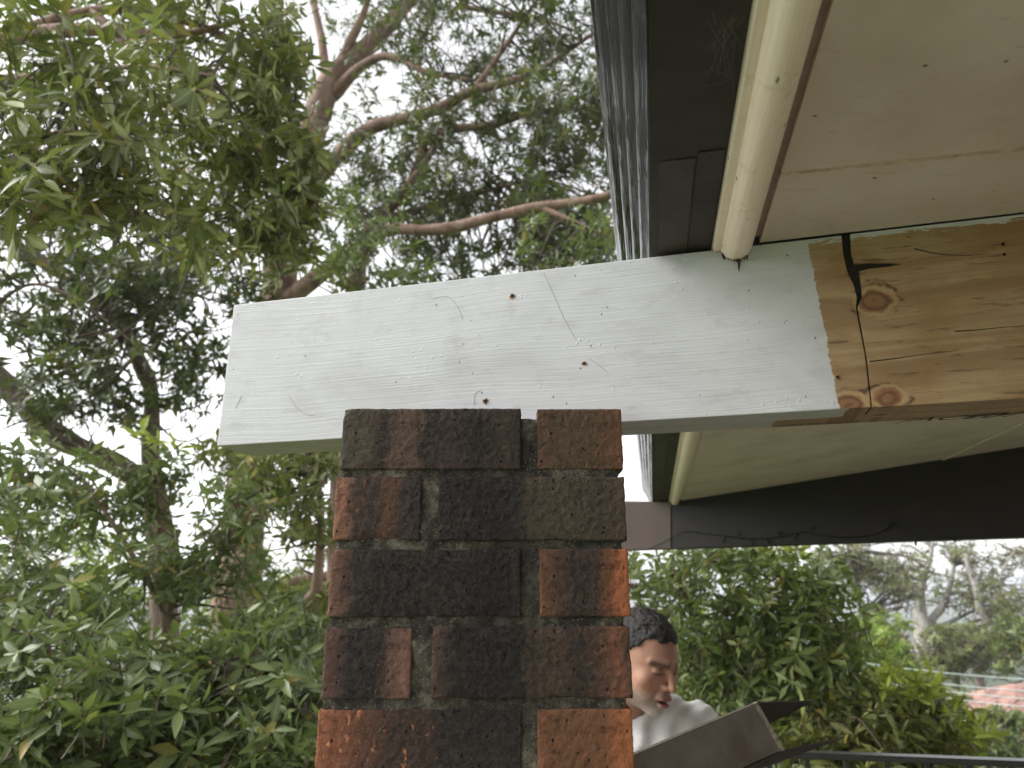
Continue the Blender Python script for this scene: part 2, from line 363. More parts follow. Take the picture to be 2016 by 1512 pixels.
# bristles caught in the paint
BRIS = newmat('bristle', .6, (.2, .2, .2))[0]
for pts in (((1070, 536), (1090, 580), (1112, 630), (1135, 671)), ((1160, 706), (1178, 718), (1197, 734)), ((853, 588), (880, 584), (900, 602), (912, 630)),
            ((568, 778), (584, 802), (604, 816), (619, 818)), ((464, 804), (470, 792), (476, 779)), ((934, 798), (935, 778), (943, 770), (949, 773))):
    P = catmull([(*on_beam(*p), 0) for p in pts], 12); P = np.column_stack([P[:, 0], np.full(len(P), -.0002), P[:, 1]])
    V, F = tube(P, .00022, 4); o = obj('bristle', V, F, BRIS); o.parent = beam
for pts in (((1712, 712), (1760, 706), (1820, 697), (1885, 690)), ((1880, 652), (1920, 650), (1970, 645), (2030, 640)), ((1800, 490), (1850, 500), (1900, 503), (1950, 500))):
    P = catmull([(*on_beam(*p), 0) for p in pts], 14); P = np.column_stack([P[:, 0], np.full(len(P), .00025), P[:, 1]])
    V, F = tube(P, np.linspace(.0009, .0004, 14), 5); o = obj('crack', V, F, DARKGAP); o.parent = beam
# stencilled lettering on the underside
INK = newmat('stencil_ink', .8, (.012, .009, .007))[0]
def under_text(txt, a, t, size, sx, shear=.5):
    cu = bpy.data.curves.new('lettering', 'FONT'); cu.body = txt; cu.size = size; cu.shear = shear; cu.align_x = 'LEFT'
    o = bpy.data.objects.new('stencil_lettering', cu); COL.objects.link(o); dg = bpy.context.evaluated_depsgraph_get(); dg.update()
    me = bpy.data.meshes.new_from_object(o.evaluated_get(dg)); bpy.data.objects.remove(o)
    for v in me.vertices: v.co = Vector((a+v.co.x*sx, t-v.co.y, BZ0-.0012+v.co.z))
    me.materials.append(INK); q = bpy.data.objects.new('stencil_lettering', me); COL.objects.link(q); q.parent = beam
a, t = on_under(1766, 828); under_text('|ACH|', a, t+.006, .03, 1.5, .45)
a, t = on_under(1890, 822); under_text('DNE', a, t+.005, .034, 1.7, .5)
a, t = on_under(1530, 838); under_text('C0TTED LVL   |', a, t, .011, 1.7, .3)

# ------------------------------------------------------------------ brick pier
def brick_mat(name, stops, flecks=None, rough=.9):
    """colour bands run along the brick (x 0..1), torn by noise; pits and grit as relief"""
    m, nt, b = newmat(name, rough); tc = nt.nodes.new('ShaderNodeTexCoord'); gen = tc.outputs['Generated']; co = tc.outputs['Object']
    s = nd(nt, 'SeparateXYZ', Vector=gen)
    n1 = tex(nt, co, 22., 6, .65); n2 = tex(nt, co, 75., 5, .7)
    f = math_(nt, 'ADD', s.outputs[0], math_(nt, 'ADD', math_(nt, 'MULTIPLY', math_(nt, 'SUBTRACT', n1, .5), .22), math_(nt, 'MULTIPLY', math_(nt, 'SUBTRACT', n2, .5), .16)))
    c = ramp(nt, f, [(p, bsrgb(*q)) for p, q in stops])
    c = mixc(nt, ramp(nt, tex(nt, co, 150., 5, .8), [(.38, .0), (.68, .75)]), c, mixc(nt, .5, c, (.20, .165, .135)))
    dk = ramp(nt, tex(nt, mapping(nt, co, (1, 1, 1), (5, 3, 1)), 80., 5, .75), [(.52, 0.), (.66, .6)])
    c = mixc(nt, dk, c, srgb(38, 33, 31))
    if flecks:
        col, th, lo, hi = flecks
        fl = ramp(nt, tex(nt, mapping(nt, co, (1.6, 1, .8), (2, 7, 3)), 48., 5, .65), [(th, 0.), (th+.05, 1.)])
        mask = math_(nt, 'MULTIPLY', math_(nt, 'GREATER_THAN', s.outputs[0], lo), math_(nt, 'LESS_THAN', s.outputs[0], hi))
        c = mixc(nt, math_(nt, 'MULTIPLY', fl, mask), c, bsrgb(*col))
    pit = ramp(nt, nd(nt, 'TexVoronoi', Vector=mapping(nt, co, (1, 1, .7)), Scale=125.).outputs[0], [(.10, 1.), (.2, 0.)])
    pit = math_(nt, 'MULTIPLY', pit, ramp(nt, tex(nt, co, 60., 2), [(.44, 0.), (.52, 1.)]))
    c = mixc(nt, pit, c, srgb(16, 13, 12))
    pos = nt.nodes.new('ShaderNodeNewGeometry').outputs['Position']; sx_ = nd(nt, 'SeparateXYZ', Vector=pos)
    band = ramp(nt, math_(nt, 'ADD', math_(nt, 'ABSOLUTE', math_(nt, 'ADD', sx_.outputs[0], .03)), math_(nt, 'MULTIPLY', tex(nt, pos, 16., 5, .65), .16)), [(.10, .85), (.20, 0.)])
    soot = math_(nt, 'MULTIPLY', band, ramp(nt, tex(nt, mapping(nt, pos, (1, 1, 1), (4, 0, 2)), 9., 5, .6), [(.40, 0.), (.56, 1.)]))
    c = mixc(nt, math_(nt, 'MULTIPLY', soot, .5), c, srgb(30, 28, 28))
    nt.links.new(c, b.inputs['Base Color']); b.inputs['Specular IOR Level'].default_value = .35
    grit = tex(nt, co, 260., 5, .75); grit2 = tex(nt, co, 90., 4, .6)
    h = math_(nt, 'SUBTRACT', math_(nt, 'ADD', math_(nt, 'MULTIPLY', grit, .7), math_(nt, 'MULTIPLY', grit2, 1.2)), math_(nt, 'MULTIPLY', pit, .9))
    bump(nt, b, h, 1., .009); return m
def rough_box(name, L, D, T, cell, rnd, amp, edge, seed, front_only=True):
    """box 0..L x 0..D x 0..T with rounded, chipped edges and an uneven face"""
    hx, hy, hz = L/2, D/2, T/2; V = {}; vl = []; F = []
    def grid(n0, n1, fn):
        idx = [[None]*(n1+1) for _ in range(n0+1)]
        for i in range(n0+1):
            for j in range(n1+1):
                p = fn(i/n0*2-1, j/n1*2-1); k = (round(p[0]*1e5), round(p[1]*1e5), round(p[2]*1e5))
                if k not in V: V[k] = len(vl); vl.append(p)
                idx[i][j] = V[k]
        for i in range(n0):
            for j in range(n1): F.append((idx[i][j], idx[i+1][j], idx[i+1][j+1], idx[i][j+1]))
    nx, ny, nz = [max(2, int(round(d/cell))) for d in (L, D, T)]; ny = max(2, int(ny*.4)) if front_only else ny
    grid(nx, nz, lambda u, v: (u*hx, -hy, v*hz)); grid(nx, nz, lambda u, v: (-u*hx, hy, v*hz))
    grid(ny, nz, lambda u, v: (hx, u*hy, v*hz)); grid(ny, nz, lambda u, v: (-hx, -u*hy, v*hz))
    grid(nx, ny, lambda u, v: (u*hx, v*hy, hz)); grid(nx, ny, lambda u, v: (u*hx, -v*hy, -hz))
    out = []; sd = Vector((seed*3.17, seed*1.3, seed*.7))
    for p in vl:
        p = Vector(p); q = Vector((max(-hx+rnd, min(hx-rnd, p.x)), max(-hy+rnd, min(hy-rnd, p.y)), max(-hz+rnd, min(hz-rnd, p.z))))
        e = p-q; nrm = e.normalized() if e.length > 1e-9 else Vector((0, 0, 0)); p2 = q+nrm*rnd
        ax = sorted((hx-abs(p.x), hy-abs(p.y), hz-abs(p.z))); ef = max(0, 1-ax[1]/.012)
        w = Vector((L*0, 0, 0)) + p + sd
        d = amp*.8*(mnoise.fractal(w*170, .6, 2.1, 4)) + amp*.35*mnoise.noise(w*14)
        ch = max(0, mnoise.noise(w*26+Vector((9, 2, 5)))-.12)*edge*ef + max(0, mnoise.noise(w*90))*edge*.25*ef
        p2 = p2 + nrm*(d*(1-.6*ef)-ch); out.append(p2+Vector((hx, hy, hz)))
    return fixn(mesh(name, out, F))
PIER_X0, PIER_X1, PIER_Y0, PITCH_Z = -.212, .138, .860, .0865
PIER_T = .2236
pier = empty('brick_pier', (-.037, 1.03, 0))
tag(pier, 'weathered pier of dark and orange clay bricks with mossy mortar, carrying the white beam', 'pier')
K = (34, 31, 31)
BR = {  # course: list of (px left, px right at that course's mid height, stops, flecks)
 0: [(673, 1026, [(0, (92, 86, 74)), (.14, (104, 88, 74)), (.2, (80, 62, 56)), (.24, (60, 48, 46)), (.3, (118, 92, 80)), (.42, (112, 86, 74)), (.46, (54, 46, 45)), (.6, (84, 64, 58)), (.75, (62, 54, 50)), (.9, (92, 72, 62)), (1, (62, 54, 54))], None),
     (1058, 1226, [(0, (120, 78, 54)), (.2, (108, 80, 58)), (.6, (104, 78, 56)), (.85, (124, 80, 54)), (1, (140, 86, 56))], ((176, 106, 66), .62, .0, 1.))],
 1: [(658, 829, [(0, (176, 118, 90)), (.14, (164, 106, 84)), (.24, (88, 66, 58)), (.45, (70, 56, 54)), (.62, (120, 76, 58)), (.78, (72, 56, 52)), (1, (58, 48, 48))], ((160, 98, 70), .6, .0, .7)),
     (862, 1232, [(0, K), (.3, K), (.42, (48, 44, 42)), (.5, (96, 82, 64)), (.7, (86, 74, 58)), (.88, (78, 66, 54)), (1, (100, 80, 60))], ((120, 96, 66), .62, .4, 1.))],
 2: [(648, 1026, [(0, (150, 102, 84)), (.06, (128, 88, 74)), (.13, (60, 50, 48)), (.25, K), (.9, K), (1, (52, 48, 46))], ((128, 116, 102), .68, .1, .9)),
     (1062, 1239, [(0, (150, 92, 62)), (.16, (120, 78, 56)), (.35, (66, 50, 44)), (.62, (70, 52, 46)), (.8, (150, 82, 48)), (.9, (214, 114, 54)), (1, (206, 108, 52))], ((206, 124, 72), .6, .7, 1.))],
 3: [(636, 810, [(0, (120, 82, 72)), (.14, (104, 70, 64)), (.3, (46, 40, 40)), (.62, (42, 38, 38)), (.78, (130, 90, 78)), (.92, (164, 112, 98)), (1, (150, 98, 84))], ((172, 122, 108), .62, .6, 1.)),
     (850, 1243, [(0, (110, 76, 64)), (.07, (70, 56, 52)), (.13, K), (.42, K), (.5, (84, 66, 54)), (.64, (96, 72, 56)), (.74, (60, 48, 46)), (.86, (110, 72, 54)), (.93, (156, 88, 62)), (1, (104, 72, 56))], None)],
 4: [(621, 1028, [(0, (188, 108, 74)), (.1, (176, 100, 70)), (.22, (124, 74, 56)), (.36, (80, 56, 48)), (.5, (86, 58, 48)), (.62, (52, 44, 42)), (1, (48, 43, 42))], ((246, 152, 100), .59, .04, .62)),
     (1058, 1247, [(0, (164, 98, 60)), (.3, (146, 92, 58)), (.7, (150, 90, 56)), (.84, (204, 112, 56)), (1, (214, 120, 60))], ((206, 126, 76), .64, .3, 1.))],
}
GEN = [brick_mat('brick_common_%d' % i, st) for i, st in enumerate(([(0, (150, 92, 66)), (.3, (88, 62, 52)), (.7, K), (1, (120, 80, 62))], [(0, K), (.4, (60, 48, 46)), (.8, (140, 86, 60)), (1, (160, 96, 64))]))]
def course_z(c): return PIER_T - c*PITCH_Z
ncourse = int((PIER_T+H)/PITCH_Z)+1
for c in range(ncourse):
    zt = course_z(c); zb = zt-.0765; lean = -.0011*c
    if c in BR:
        pm = Vector(atY(1000, 756, PIER_Y0)); yy = None
        # pixel row at the course's mid height on the pier face
        zm = (zt+zb)/2; yv = PIER_Y0
        k = zm/yv; yc = (k*CP-SP)/(CP+k*SP); py = CY-yc*FPX
        for i, (l, r, st, fl) in enumerate(BR[c]):
            x0 = atY(l, py, PIER_Y0).x; x1 = atY(r, py, PIER_Y0).x
            jz = RNG.uniform(-.0012, .0012); jy = RNG.uniform(-.003, .002); dz = 0.0
            me = rough_box('brick', x1-x0, .106, .0765, .0026, .0010, .0014, .005, c*7+i+1)
            me.materials.append(brick_mat('brick_%d_%d' % (c, i), st, fl))
            o = bpy.data.objects.new('brick', me); COL.objects.link(o); o.parent = pier; o.matrix_parent_inverse = pier.matrix_basis.inverted()
            o.location = (x0, PIER_Y0+jy, zb+H+jz); o.rotation_euler = (RNG.uniform(-.006, .006), 0, RNG.uniform(-.004, .004))
            me.polygons.foreach_set('use_smooth', np.ones(len(me.polygons), bool))
        lay = []
    else:
        lay = [(PIER_X0, PIER_X0+.225, 0), (PIER_X0+.243, PIER_X1, 0)] if c % 2 == 0 else [(PIER_X0, PIER_X0+.107, 0), (PIER_X0+.125, PIER_X1, 0)]
    # bricks at the back and below the view
    back = [(PIER_X0, PIER_X0+.107, .24), (PIER_X0+.125, PIER_X1, .24), (PIER_X0, PIER_X0+.107, .12), (PIER_X1-.107, PIER_X1, .12)]
    for k, (x0, x1, dy) in enumerate(lay+back):
        me = rough_box('brick', x1-x0, .108, .0765, .04, .003, .001, .003, c*11+k)
        me.materials.append(GEN[(c+k) % 2]); o = bpy.data.objects.new('brick', me); COL.objects.link(o); o.parent = pier
        o.matrix_parent_inverse = pier.matrix_basis.inverted(); o.location = (x0+lean, PIER_Y0+dy, zb+H)
# mortar: lime-grey, mossy in patches, uneven and set back
mm, nt, b = newmat('mortar', .95); co = objco(nt)
c = ramp(nt, tex(nt, co, 55., 6, .7), [(.32, srgb(48, 45, 40)), (.46, srgb(90, 84, 73)), (.58, srgb(130, 122, 106)), (.72, srgb(172, 162, 140))])
moss = ramp(nt, tex(nt, co, 14., 5, .65), [(.56, 0.), (.68, .6)]); c = mixc(nt, moss, c, srgb(92, 94, 52))
dirt = ramp(nt, tex(nt, mapping(nt, co, (1, 1, 1), (3, 1, 4)), 20., 5, .6), [(.44, 0.), (.6, .85)]); c = mixc(nt, dirt, c, srgb(44, 41, 37))
vo = nd(nt, 'TexVoronoi', Vector=co, Scale=230.); c = mixc(nt, ramp(nt, vo.outputs[0], [(.12, .75), (.3, 0.)]), c, srgb(150, 142, 124)); v2 = nd(nt, 'TexVoronoi', Vector=mapping(nt, co, (1, 1, 1), (3, 5, 7)), Scale=170.); c = mixc(nt, ramp(nt, v2.outputs[0], [(.12, .8), (.26, 0.)]), c, srgb(34, 31, 27))
pos = nt.nodes.new('ShaderNodeNewGeometry').outputs['Position']; sx_ = nd(nt, 'SeparateXYZ', Vector=pos)
band = ramp(nt, math_(nt, 'ADD', math_(nt, 'ABSOLUTE', math_(nt, 'ADD', sx_.outputs[0], .03)), math_(nt, 'MULTIPLY', tex(nt, pos, 16., 5, .65), .16)), [(.10, .85), (.20, 0.)])
soot = math_(nt, 'MULTIPLY', band, ramp(nt, tex(nt, mapping(nt, pos, (1, 1, 1), (4, 0, 2)), 9., 5, .6), [(.40, 0.), (.56, 1.)]))
c = mixc(nt, math_(nt, 'MULTIPLY', soot, .9), c, srgb(36, 34, 31))
nt.links.new(c, b.inputs['Base Color'])
bump(nt, b, math_(nt, 'ADD', tex(nt, co, 320., 4, .8), tex(nt, co, 110., 4, .7)), 1., .004)
me = rough_box('mortar', .342, .332, PIER_T+H-.012, .0055, .003, .0040, .004, 5)
me.materials.append(mm); o = bpy.data.objects.new('mortar', me); COL.objects.link(o); o.parent = pier; o.matrix_parent_inverse = pier.matrix_basis.inverted()
o.location = (PIER_X0+.003, PIER_Y0+.0040, 0)
me.polygons.foreach_set('use_smooth', np.ones(len(me.polygons), bool))
for v in me.vertices:      # follow the pier's slight lean
    v.co.x += -.0011*((PIER_T+H-v.co.z)/PITCH_Z)*(1 if v.co.z > 1.2 else .3)

# ------------------------------------------------------------------ verandah roof: gutter, fascia, soffit
SOF_Z = .4652
roof = empty('verandah_roof', EV(0, 1, 0)); tag(roof, 'house eaves overhead with cream soffit, cream fascia and black gutter', 'roof')
m, nt, b = newmat('gutter_black', .28); co = objco(nt)
st = mapping(nt, nd(nt, 'VectorRotate', {'rotation_type': 'Z_AXIS'}, Vector=co, Angle=math.atan2(ED.x, ED.y)).outputs[0], (60, 1.6, 60))
c = ramp(nt, tex(nt, st, 1., 5, .7), [(.45, (.006, .006, .005)), (.62, (.014, .015, .011)), (.76, (.10, .10, .085))])
nt.links.new(c, b.inputs['Base Color']); nt.links.new(ramp(nt, tex(nt, st, 1.7, 4), [(.4, .035), (.75, .2)]), b.inputs['Roughness'])
b.inputs['Metallic'].default_value = .0; b.inputs['Coat Weight'].default_value = .15; b.inputs['Coat Roughness'].default_value = .06; b.inputs['Specular IOR Level'].default_value = .3
bump(nt, b, math_(nt, 'ADD', tex(nt, st, 1.3, 4, .7), tex(nt, mapping(nt, co, (9, 4, 20)), 1., 3)), .5, .006); GUT = m
GUT_IN = simple_noise_mat('gutter_underside', srgb(44, 39, 35), srgb(64, 57, 50), 9, .75, .25, .003, 90)
GUT_LAP = simple_noise_mat('gutter_lap', srgb(54, 48, 43), srgb(72, 64, 56), 14, .7, .2, .002, 80)
def sweep(name, prof, s0, s1, mat, n=2, parent=roof, smooth=False, warp=0):
    k = len(prof); V = []; F = []
    for i in range(n):
        s = s0+(s1-s0)*i/(n-1)
        for r, z in prof:
            w = warp*mnoise.noise(Vector((s*5, r*9, z*9))); V.append(EV(s, r, z+w))
    for i in range(n-1):
        for j in range(k): F.append((i*k+j, i*k+(j+1) % k, (i+1)*k+(j+1) % k, (i+1)*k+j))
    F += [tuple(range(k))[::-1], tuple((n-1)*k+j for j in range(k))]
    o = obj(name, V, F, mat, parent, smooth); fixn(o.data); return o
S0, S1 = -2.6, 3.05
# ribbed quad profile: outer face from the bottom edge up and out to the rolled lip
face = [(0, .470)]
for i, (rb, zb, ra, zt, bul) in enumerate(((-.001, .472, -.010, .490, .006), (-.010, .492, -.021, .510, .007), (-.021, .513, -.032, .532, .007), (-.032, .535, -.044, .551, .006))):
    for k in range(7):
        u = k/6; face.append((rb+(ra-rb)*u-bul*math.sin(math.pi*u), zb+(zt-zb)*u))
face += [(-.0445, .553), (-.049, .556), (-.0505, .561), (-.047, .566), (-.041, .566)]
th = [(r+.0022, z+.0006) for r, z in face[::-1]]
g = sweep('gutter_face', face+th, S0, S1, GUT, 60, warp=.0012)
g.data.polygons.foreach_set('use_smooth', np.ones(len(g.data.polygons), bool)); md = g.modifiers.new('e', 'EDGE_SPLIT'); md.split_angle = .75
sweep('gutter_base', [(.0005, .4705), (.0865, .4715), (.0865, .4735), (.0005, .473)], S0, S1, GUT_IN, 30, warp=.001)
sj = (atZ(1300, 318, .47+H)-E0).dot(ED)
sweep('gutter_lap_joint', [(.013, .4695), (.052, .4694), (.052, .4699), (.013, .4699)], sj, S1, GUT_LAP, 12)
sweep('gutter_lap_joint', [(.0545, .4696), (.084, .4696), (.084, .4701), (.0545, .4701)], sj-.01, S1, GUT_IN, 12)
sweep('gutter_back', [(.083, .474), (.0855, .474), (.0855, .57), (.083, .57)], S0, S1, GUT_IN)
m, nt, b = newmat('cream_paint', .48); co = objco(nt)
rot = nd(nt, 'VectorRotate', {'rotation_type': 'Z_AXIS'}, Vector=co, Angle=math.atan2(ED.x, ED.y)).outputs[0]
lng = tex(nt, mapping(nt, rot, (260, 6, 260)), 1., 5, .65)
c = ramp(nt, lng, [(.3, srgb(232, 214, 192)), (.6, srgb(244, 228, 208)), (.8, srgb(214, 196, 170))])
c = mixc(nt, ramp(nt, tex(nt, co, 26., 6, .7), [(.58, 0.), (.75, .55)]), c, srgb(176, 164, 130))
c = mixc(nt, ramp(nt, nd(nt, 'TexVoronoi', Vector=mapping(nt, rot, (48, 16, 48)), Scale=1.).outputs[0], [(.05, .8), (.1, 0.)]), c, srgb(92, 76, 56))
nt.links.new(c, b.inputs['Base Color']); bump(nt, b, math_(nt, 'ADD', math_(nt, 'MULTIPLY', lng, .8), tex(nt, co, 200., 3)), .4, .0015); CREAM = m
# fascia board and its rounded bead
fb = [(.087, .62), (.087, .462), (.0885, .4585), (.098, .4585), (.098, .62)]
sb = (BV(0, 0, 0)-EV(0, .1, 0)); 
def s_at_beam(r, t=0):     # eaves coordinate s where the beam's face (or back) crosses the line r
    p = E0+ER*r; q = BV(0, t, 0)-p; q.z = 0; return q.dot(BT)/ED.dot(BT)
sf, sk = s_at_beam(.11), s_at_beam(.11, BTH)
bead = []
for i in range(13):
    a = math.pi*(1.0+i/12); bead.append((.1165+math.cos(a)*.0215*(1+.08*math.cos(a)), .4645+math.sin(a)*.0225))
bead = [(.0985, .60)] + bead + [(.1365, .60)]
sweep('fascia', fb, S0, sf-.002, CREAM, 24, smooth=False, warp=.0006)
sweep('fascia_bead', bead, S0, sf-.004, CREAM, 40, smooth=False, warp=.0009)
sweep('fascia', fb, sk+.002, S1, CREAM, 4)
sweep('fascia_bead', bead, sk+.002, S1, CREAM, 12)
for o in roof.children:
    if o.name.startswith('fascia_bead'):
        o.data.polygons.foreach_set('use_smooth', np.ones(len(o.data.polygons), bool)); md = o.modifiers.new('e', 'EDGE_SPLIT'); md.split_angle = .7
# rotten splintered end of the bead hanging over the beam
ROT = simple_noise_mat('rotten_end', (.020, .009, .007), (.06, .03, .022), 300, .95, .8, .002, 500)
mb = MB(); rr = random.Random(3)
for i in range(34):
    a = rr.uniform(0, 1); p = EV(sf-.0045+rr.uniform(-.002, .001), .099+.034*a, .444+abs(a-.5)*.012+rr.uniform(-.001, .006))
    L = rr.uniform(.002, .009)*(1.0 if abs(a-.6) > .12 else 1.5)
    mb.add(*tube([p, p+Vector((rr.uniform(-.0015, .0015), rr.uniform(-.001, .001), -L))], [rr.uniform(.0009, .0022), .0003], 4))
p = EV(sf-.006, .119, .441); mb.add(*tube(catmull([p, p+Vector((.0008, 0, -.006)), p+Vector((-.0004, 0, -.013)), p+Vector((.0003, 0, -.018))], 6), [.0026, .0018, .0016, .0013, .0007, .0002], 5))
mb.build('rotten_end', ROT, roof)
# strip painted brown as the bead's shadow, and soffit sheets
STRIP = simple_noise_mat('bead_shadow_brown', srgb(138, 116, 102), srgb(152, 130, 115), 40, .8)
sweep('soffit_or_shadow_strip', [(.1370, SOF_Z+.006), (.152, SOF_Z+.006), (.152, SOF_Z+.012), (.1370, SOF_Z+.012)], S0, sf-.012, STRIP)
sweep('soffit_or_shadow_strip', [(.1370, SOF_Z+.004), (.156, SOF_Z+.004), (.156, SOF_Z+.02), (.1370, SOF_Z+.02)], sk+.01, S1, CREAM)
m, nt, b = newmat('soffit_cream', .75); co = objco(nt)
c = ramp(nt, tex(nt, co, 5., 5, .6), [(.3, srgb(206, 194, 180)), (.5, srgb(198, 184, 168)), (.7, srgb(182, 167, 149))])
c = mixc(nt, ramp(nt, tex(nt, mapping(nt, co, (30, 90, 10)), 1., 5, .7), [(.6, 0.), (.76, .55)]), c, srgb(160, 136, 104))
spk = nd(nt, 'TexVoronoi', Vector=mapping(nt, co, (20, 30, 10)), Scale=1.)
c = mixc(nt, ramp(nt, spk.outputs[0], [(.035, .85), (.07, 0.)]), c, srgb(70, 54, 38))
nt.links.new(c, b.inputs['Base Color']); bump(nt, b, tex(nt, co, 240., 3), .12, .001); SOF = m
# joint between the two front sheets runs nearly parallel to the beam
jp = atZ(1525, 345, SOF_Z+H); jq = atZ(2016, 292, SOF_Z+H); jd = (jq-jp); jd.z = 0; jd.normalize(); jn = Vector((-jd.y, jd.x, 0))
def soffit(name, pts, z0=SOF_Z, z1=SOF_Z+.006, mat=SOF):
    n = len(pts); V = [Vector((p.x, p.y, z0+H)) for p in pts]+[Vector((p.x, p.y, z1+H)) for p in pts]
    F = [tuple(range(n)), tuple(range(2*n-1, n-1, -1))]+[(i, i+n, (i+1) % n+n, (i+1) % n) for i in range(n)]
    o = obj(name, V, F, mat, roof); fixn(o.data); return o
def x2(p, d, q, e):       # intersection of two lines in plan
    den = d.x*e.y-d.y*e.x; w = q-p; return p+d*((w.x*e.y-w.y*e.x)/den)
RIN = EV(0, .150, 0); RFAR = EV(0, 3.2, 0); bl = BV(0, -.0015, 0)
a0 = x2(RIN, ED, jp, jd); a1 = x2(RFAR, ED, jp, jd); b0 = x2(RIN, ED, bl, BD); b1 = x2(RFAR, ED, bl, BD)
gap = jn*.0032
soffit('soffit_sheet', [a0+gap, a1+gap, b1, b0]); soffit('soffit_sheet', [EV(S0, .150, 0), EV(S0, 3.2, 0), a1-gap, a0-gap])
FILL = simple_noise_mat('joint_filler', srgb(168, 152, 126), srgb(200, 184, 158), 60, .8, .6, .002, 200)
nf = 90; mbf = MB(); rr = random.Random(12); ring = []
for i in range(nf+1):
    t_ = i/nf; p = a0.lerp(a1, t_); w0, w1 = .0042+rr.uniform(-.0012, .0014), .0042+rr.uniform(-.0012, .0014); z_ = SOF_Z-.0007+rr.uniform(-.0005, .0003)
    ring.append([Vector((p.x, p.y, 0))+jn*w0+Vector((0, 0, SOF_Z+.003+H)), Vector((p.x, p.y, 0))+jn*w0*.7+Vector((0, 0, z_+H)), Vector((p.x, p.y, 0))-jn*w1*.7+Vector((0, 0, z_+H)), Vector((p.x, p.y, 0))-jn*w1+Vector((0, 0, SOF_Z+.003+H))])
mbf.add([v for r_ in ring for v in r_], [(i*4+j, i*4+j+1, i*4+j+5, i*4+j+4) for i in range(nf) for j in range(3)]); fixn(mbf.build('joint_filler', FILL, roof).data)
# second bay: raked sheet between the white beam and the dark one
P1 = atZ(1235, 1083, BZ0+H); P2 = atZ(2016, 1058, BZ0+H); FD = (P2-P1); FD.z = 0; FD.normalize(); FT = Vector((-FD.y, FD.x, 0))
def on_far(px, py): return atP(px, py, P1, FT)
pD = on_far(1338, 986); pC = on_far(2016, 879); pA = EV(sk+.03, .15, SOF_Z); pn = (pD-pA).cross(pC-pA).normalized()
def on_bay(px, py): return atP(px, py, pA, pn)
def bayz(p): return pA.z - ((p.x-pA.x)*pn.x+(p.y-pA.y)*pn.y)/pn.z
fl = x2(EV(0, .150, 0), ED, P1+FT*.05, FD); fr = x2(EV(0, 3.2, 0), ED, P1+FT*.05, FD); bk0 = x2(EV(0, .150, 0), ED, BV(0, BTH+.001, 0), BD); bk1 = x2(EV(0, 3.2, 0), ED, BV(0, BTH+.001, 0), BD)
V = []
for p in (bk0, bk1, fr, fl): V.append(Vector((p.x, p.y, bayz(p))))
V += [v+Vector((0, 0, .006)) for v in V]
o = obj('soffit_sheet', V, [(0, 1, 2, 3), (7, 6, 5, 4), (0, 4, 5, 1), (1, 5, 6, 2), (2, 6, 7, 3), (3, 7, 4, 0)], SOF, roof); fixn(o.data)
q0, q1 = on_bay(1815, 924), on_bay(2040, 818); dq = (q1-q0).normalized(); up = pn if pn.z < 0 else -pn
sd = dq.cross(up).normalized()*.006; V = [q0-sd, q1+dq*.6-sd, q1+dq*.6+sd, q0+sd]; V = [v+up*.001 for v in V]+[v+up*.004 for v in V]
o = obj('joint_strip', V, [(0, 1, 2, 3), (7, 6, 5, 4), (0, 4, 5, 1), (1, 5, 6, 2), (2, 6, 7, 3), (3, 7, 4, 0)], CREAM, roof); fixn(o.data)
# roof sheet over it all and an unseen wall added to block light
RS = simple_noise_mat('roof_sheet', (.05, .05, .05), (.09, .09, .085), 4, .5)
V = [EV(S0, -.01, .60), EV(S1, -.01, .60), EV(S1, 3.6, 1.15), EV(S0, 3.6, 1.15)]; V += [v+Vector((0, 0, .03)) for v in V]
o = obj('roof_sheet', V, [(0, 1, 2, 3), (7, 6, 5, 4), (0, 4, 5, 1), (1, 5, 6, 2), (2, 6, 7, 3), (3, 7, 4, 0)], RS, roof); fixn(o.data)
SHADE_WALL = simple_noise_mat('shade_wall', (.10, .07, .055), (.16, .11, .085), 12, .9)
V = [EV(S0, 3.2, -H), EV(S1-.3, 3.2, -H), EV(S1-.3, 3.4, -H), EV(S0, 3.4, -H)]; V += [v+Vector((0, 0, H+1.0)) for v in V]
o = obj('shade_wall', V, [(0, 1, 2, 3), (7, 6, 5, 4), (0, 4, 5, 1), (1, 5, 6, 2), (2, 6, 7, 3), (3, 7, 4, 0)], SHADE_WALL, roof); fixn(o.data)
# cobweb threads under the gutter
WEB = newmat('cobweb', .8, (.16, .15, .14))[0]; mb = MB(); rr = random.Random(8)
for i in range(30):
    p = atZ(rr.gauss(1440, 18), rr.uniform(20, 160), .468+H); q = atZ(rr.uniform(1380, 1468), rr.uniform(20, 200), .467+H); mid = (p+q)/2+Vector((0, 0, -rr.uniform(.0, .006)))
    mb.add(*tube(catmull([p, mid, q], 6), .0001, 3, cap=False))
mb.build('cobweb', WEB, roof)['kind'] = 'stuff'

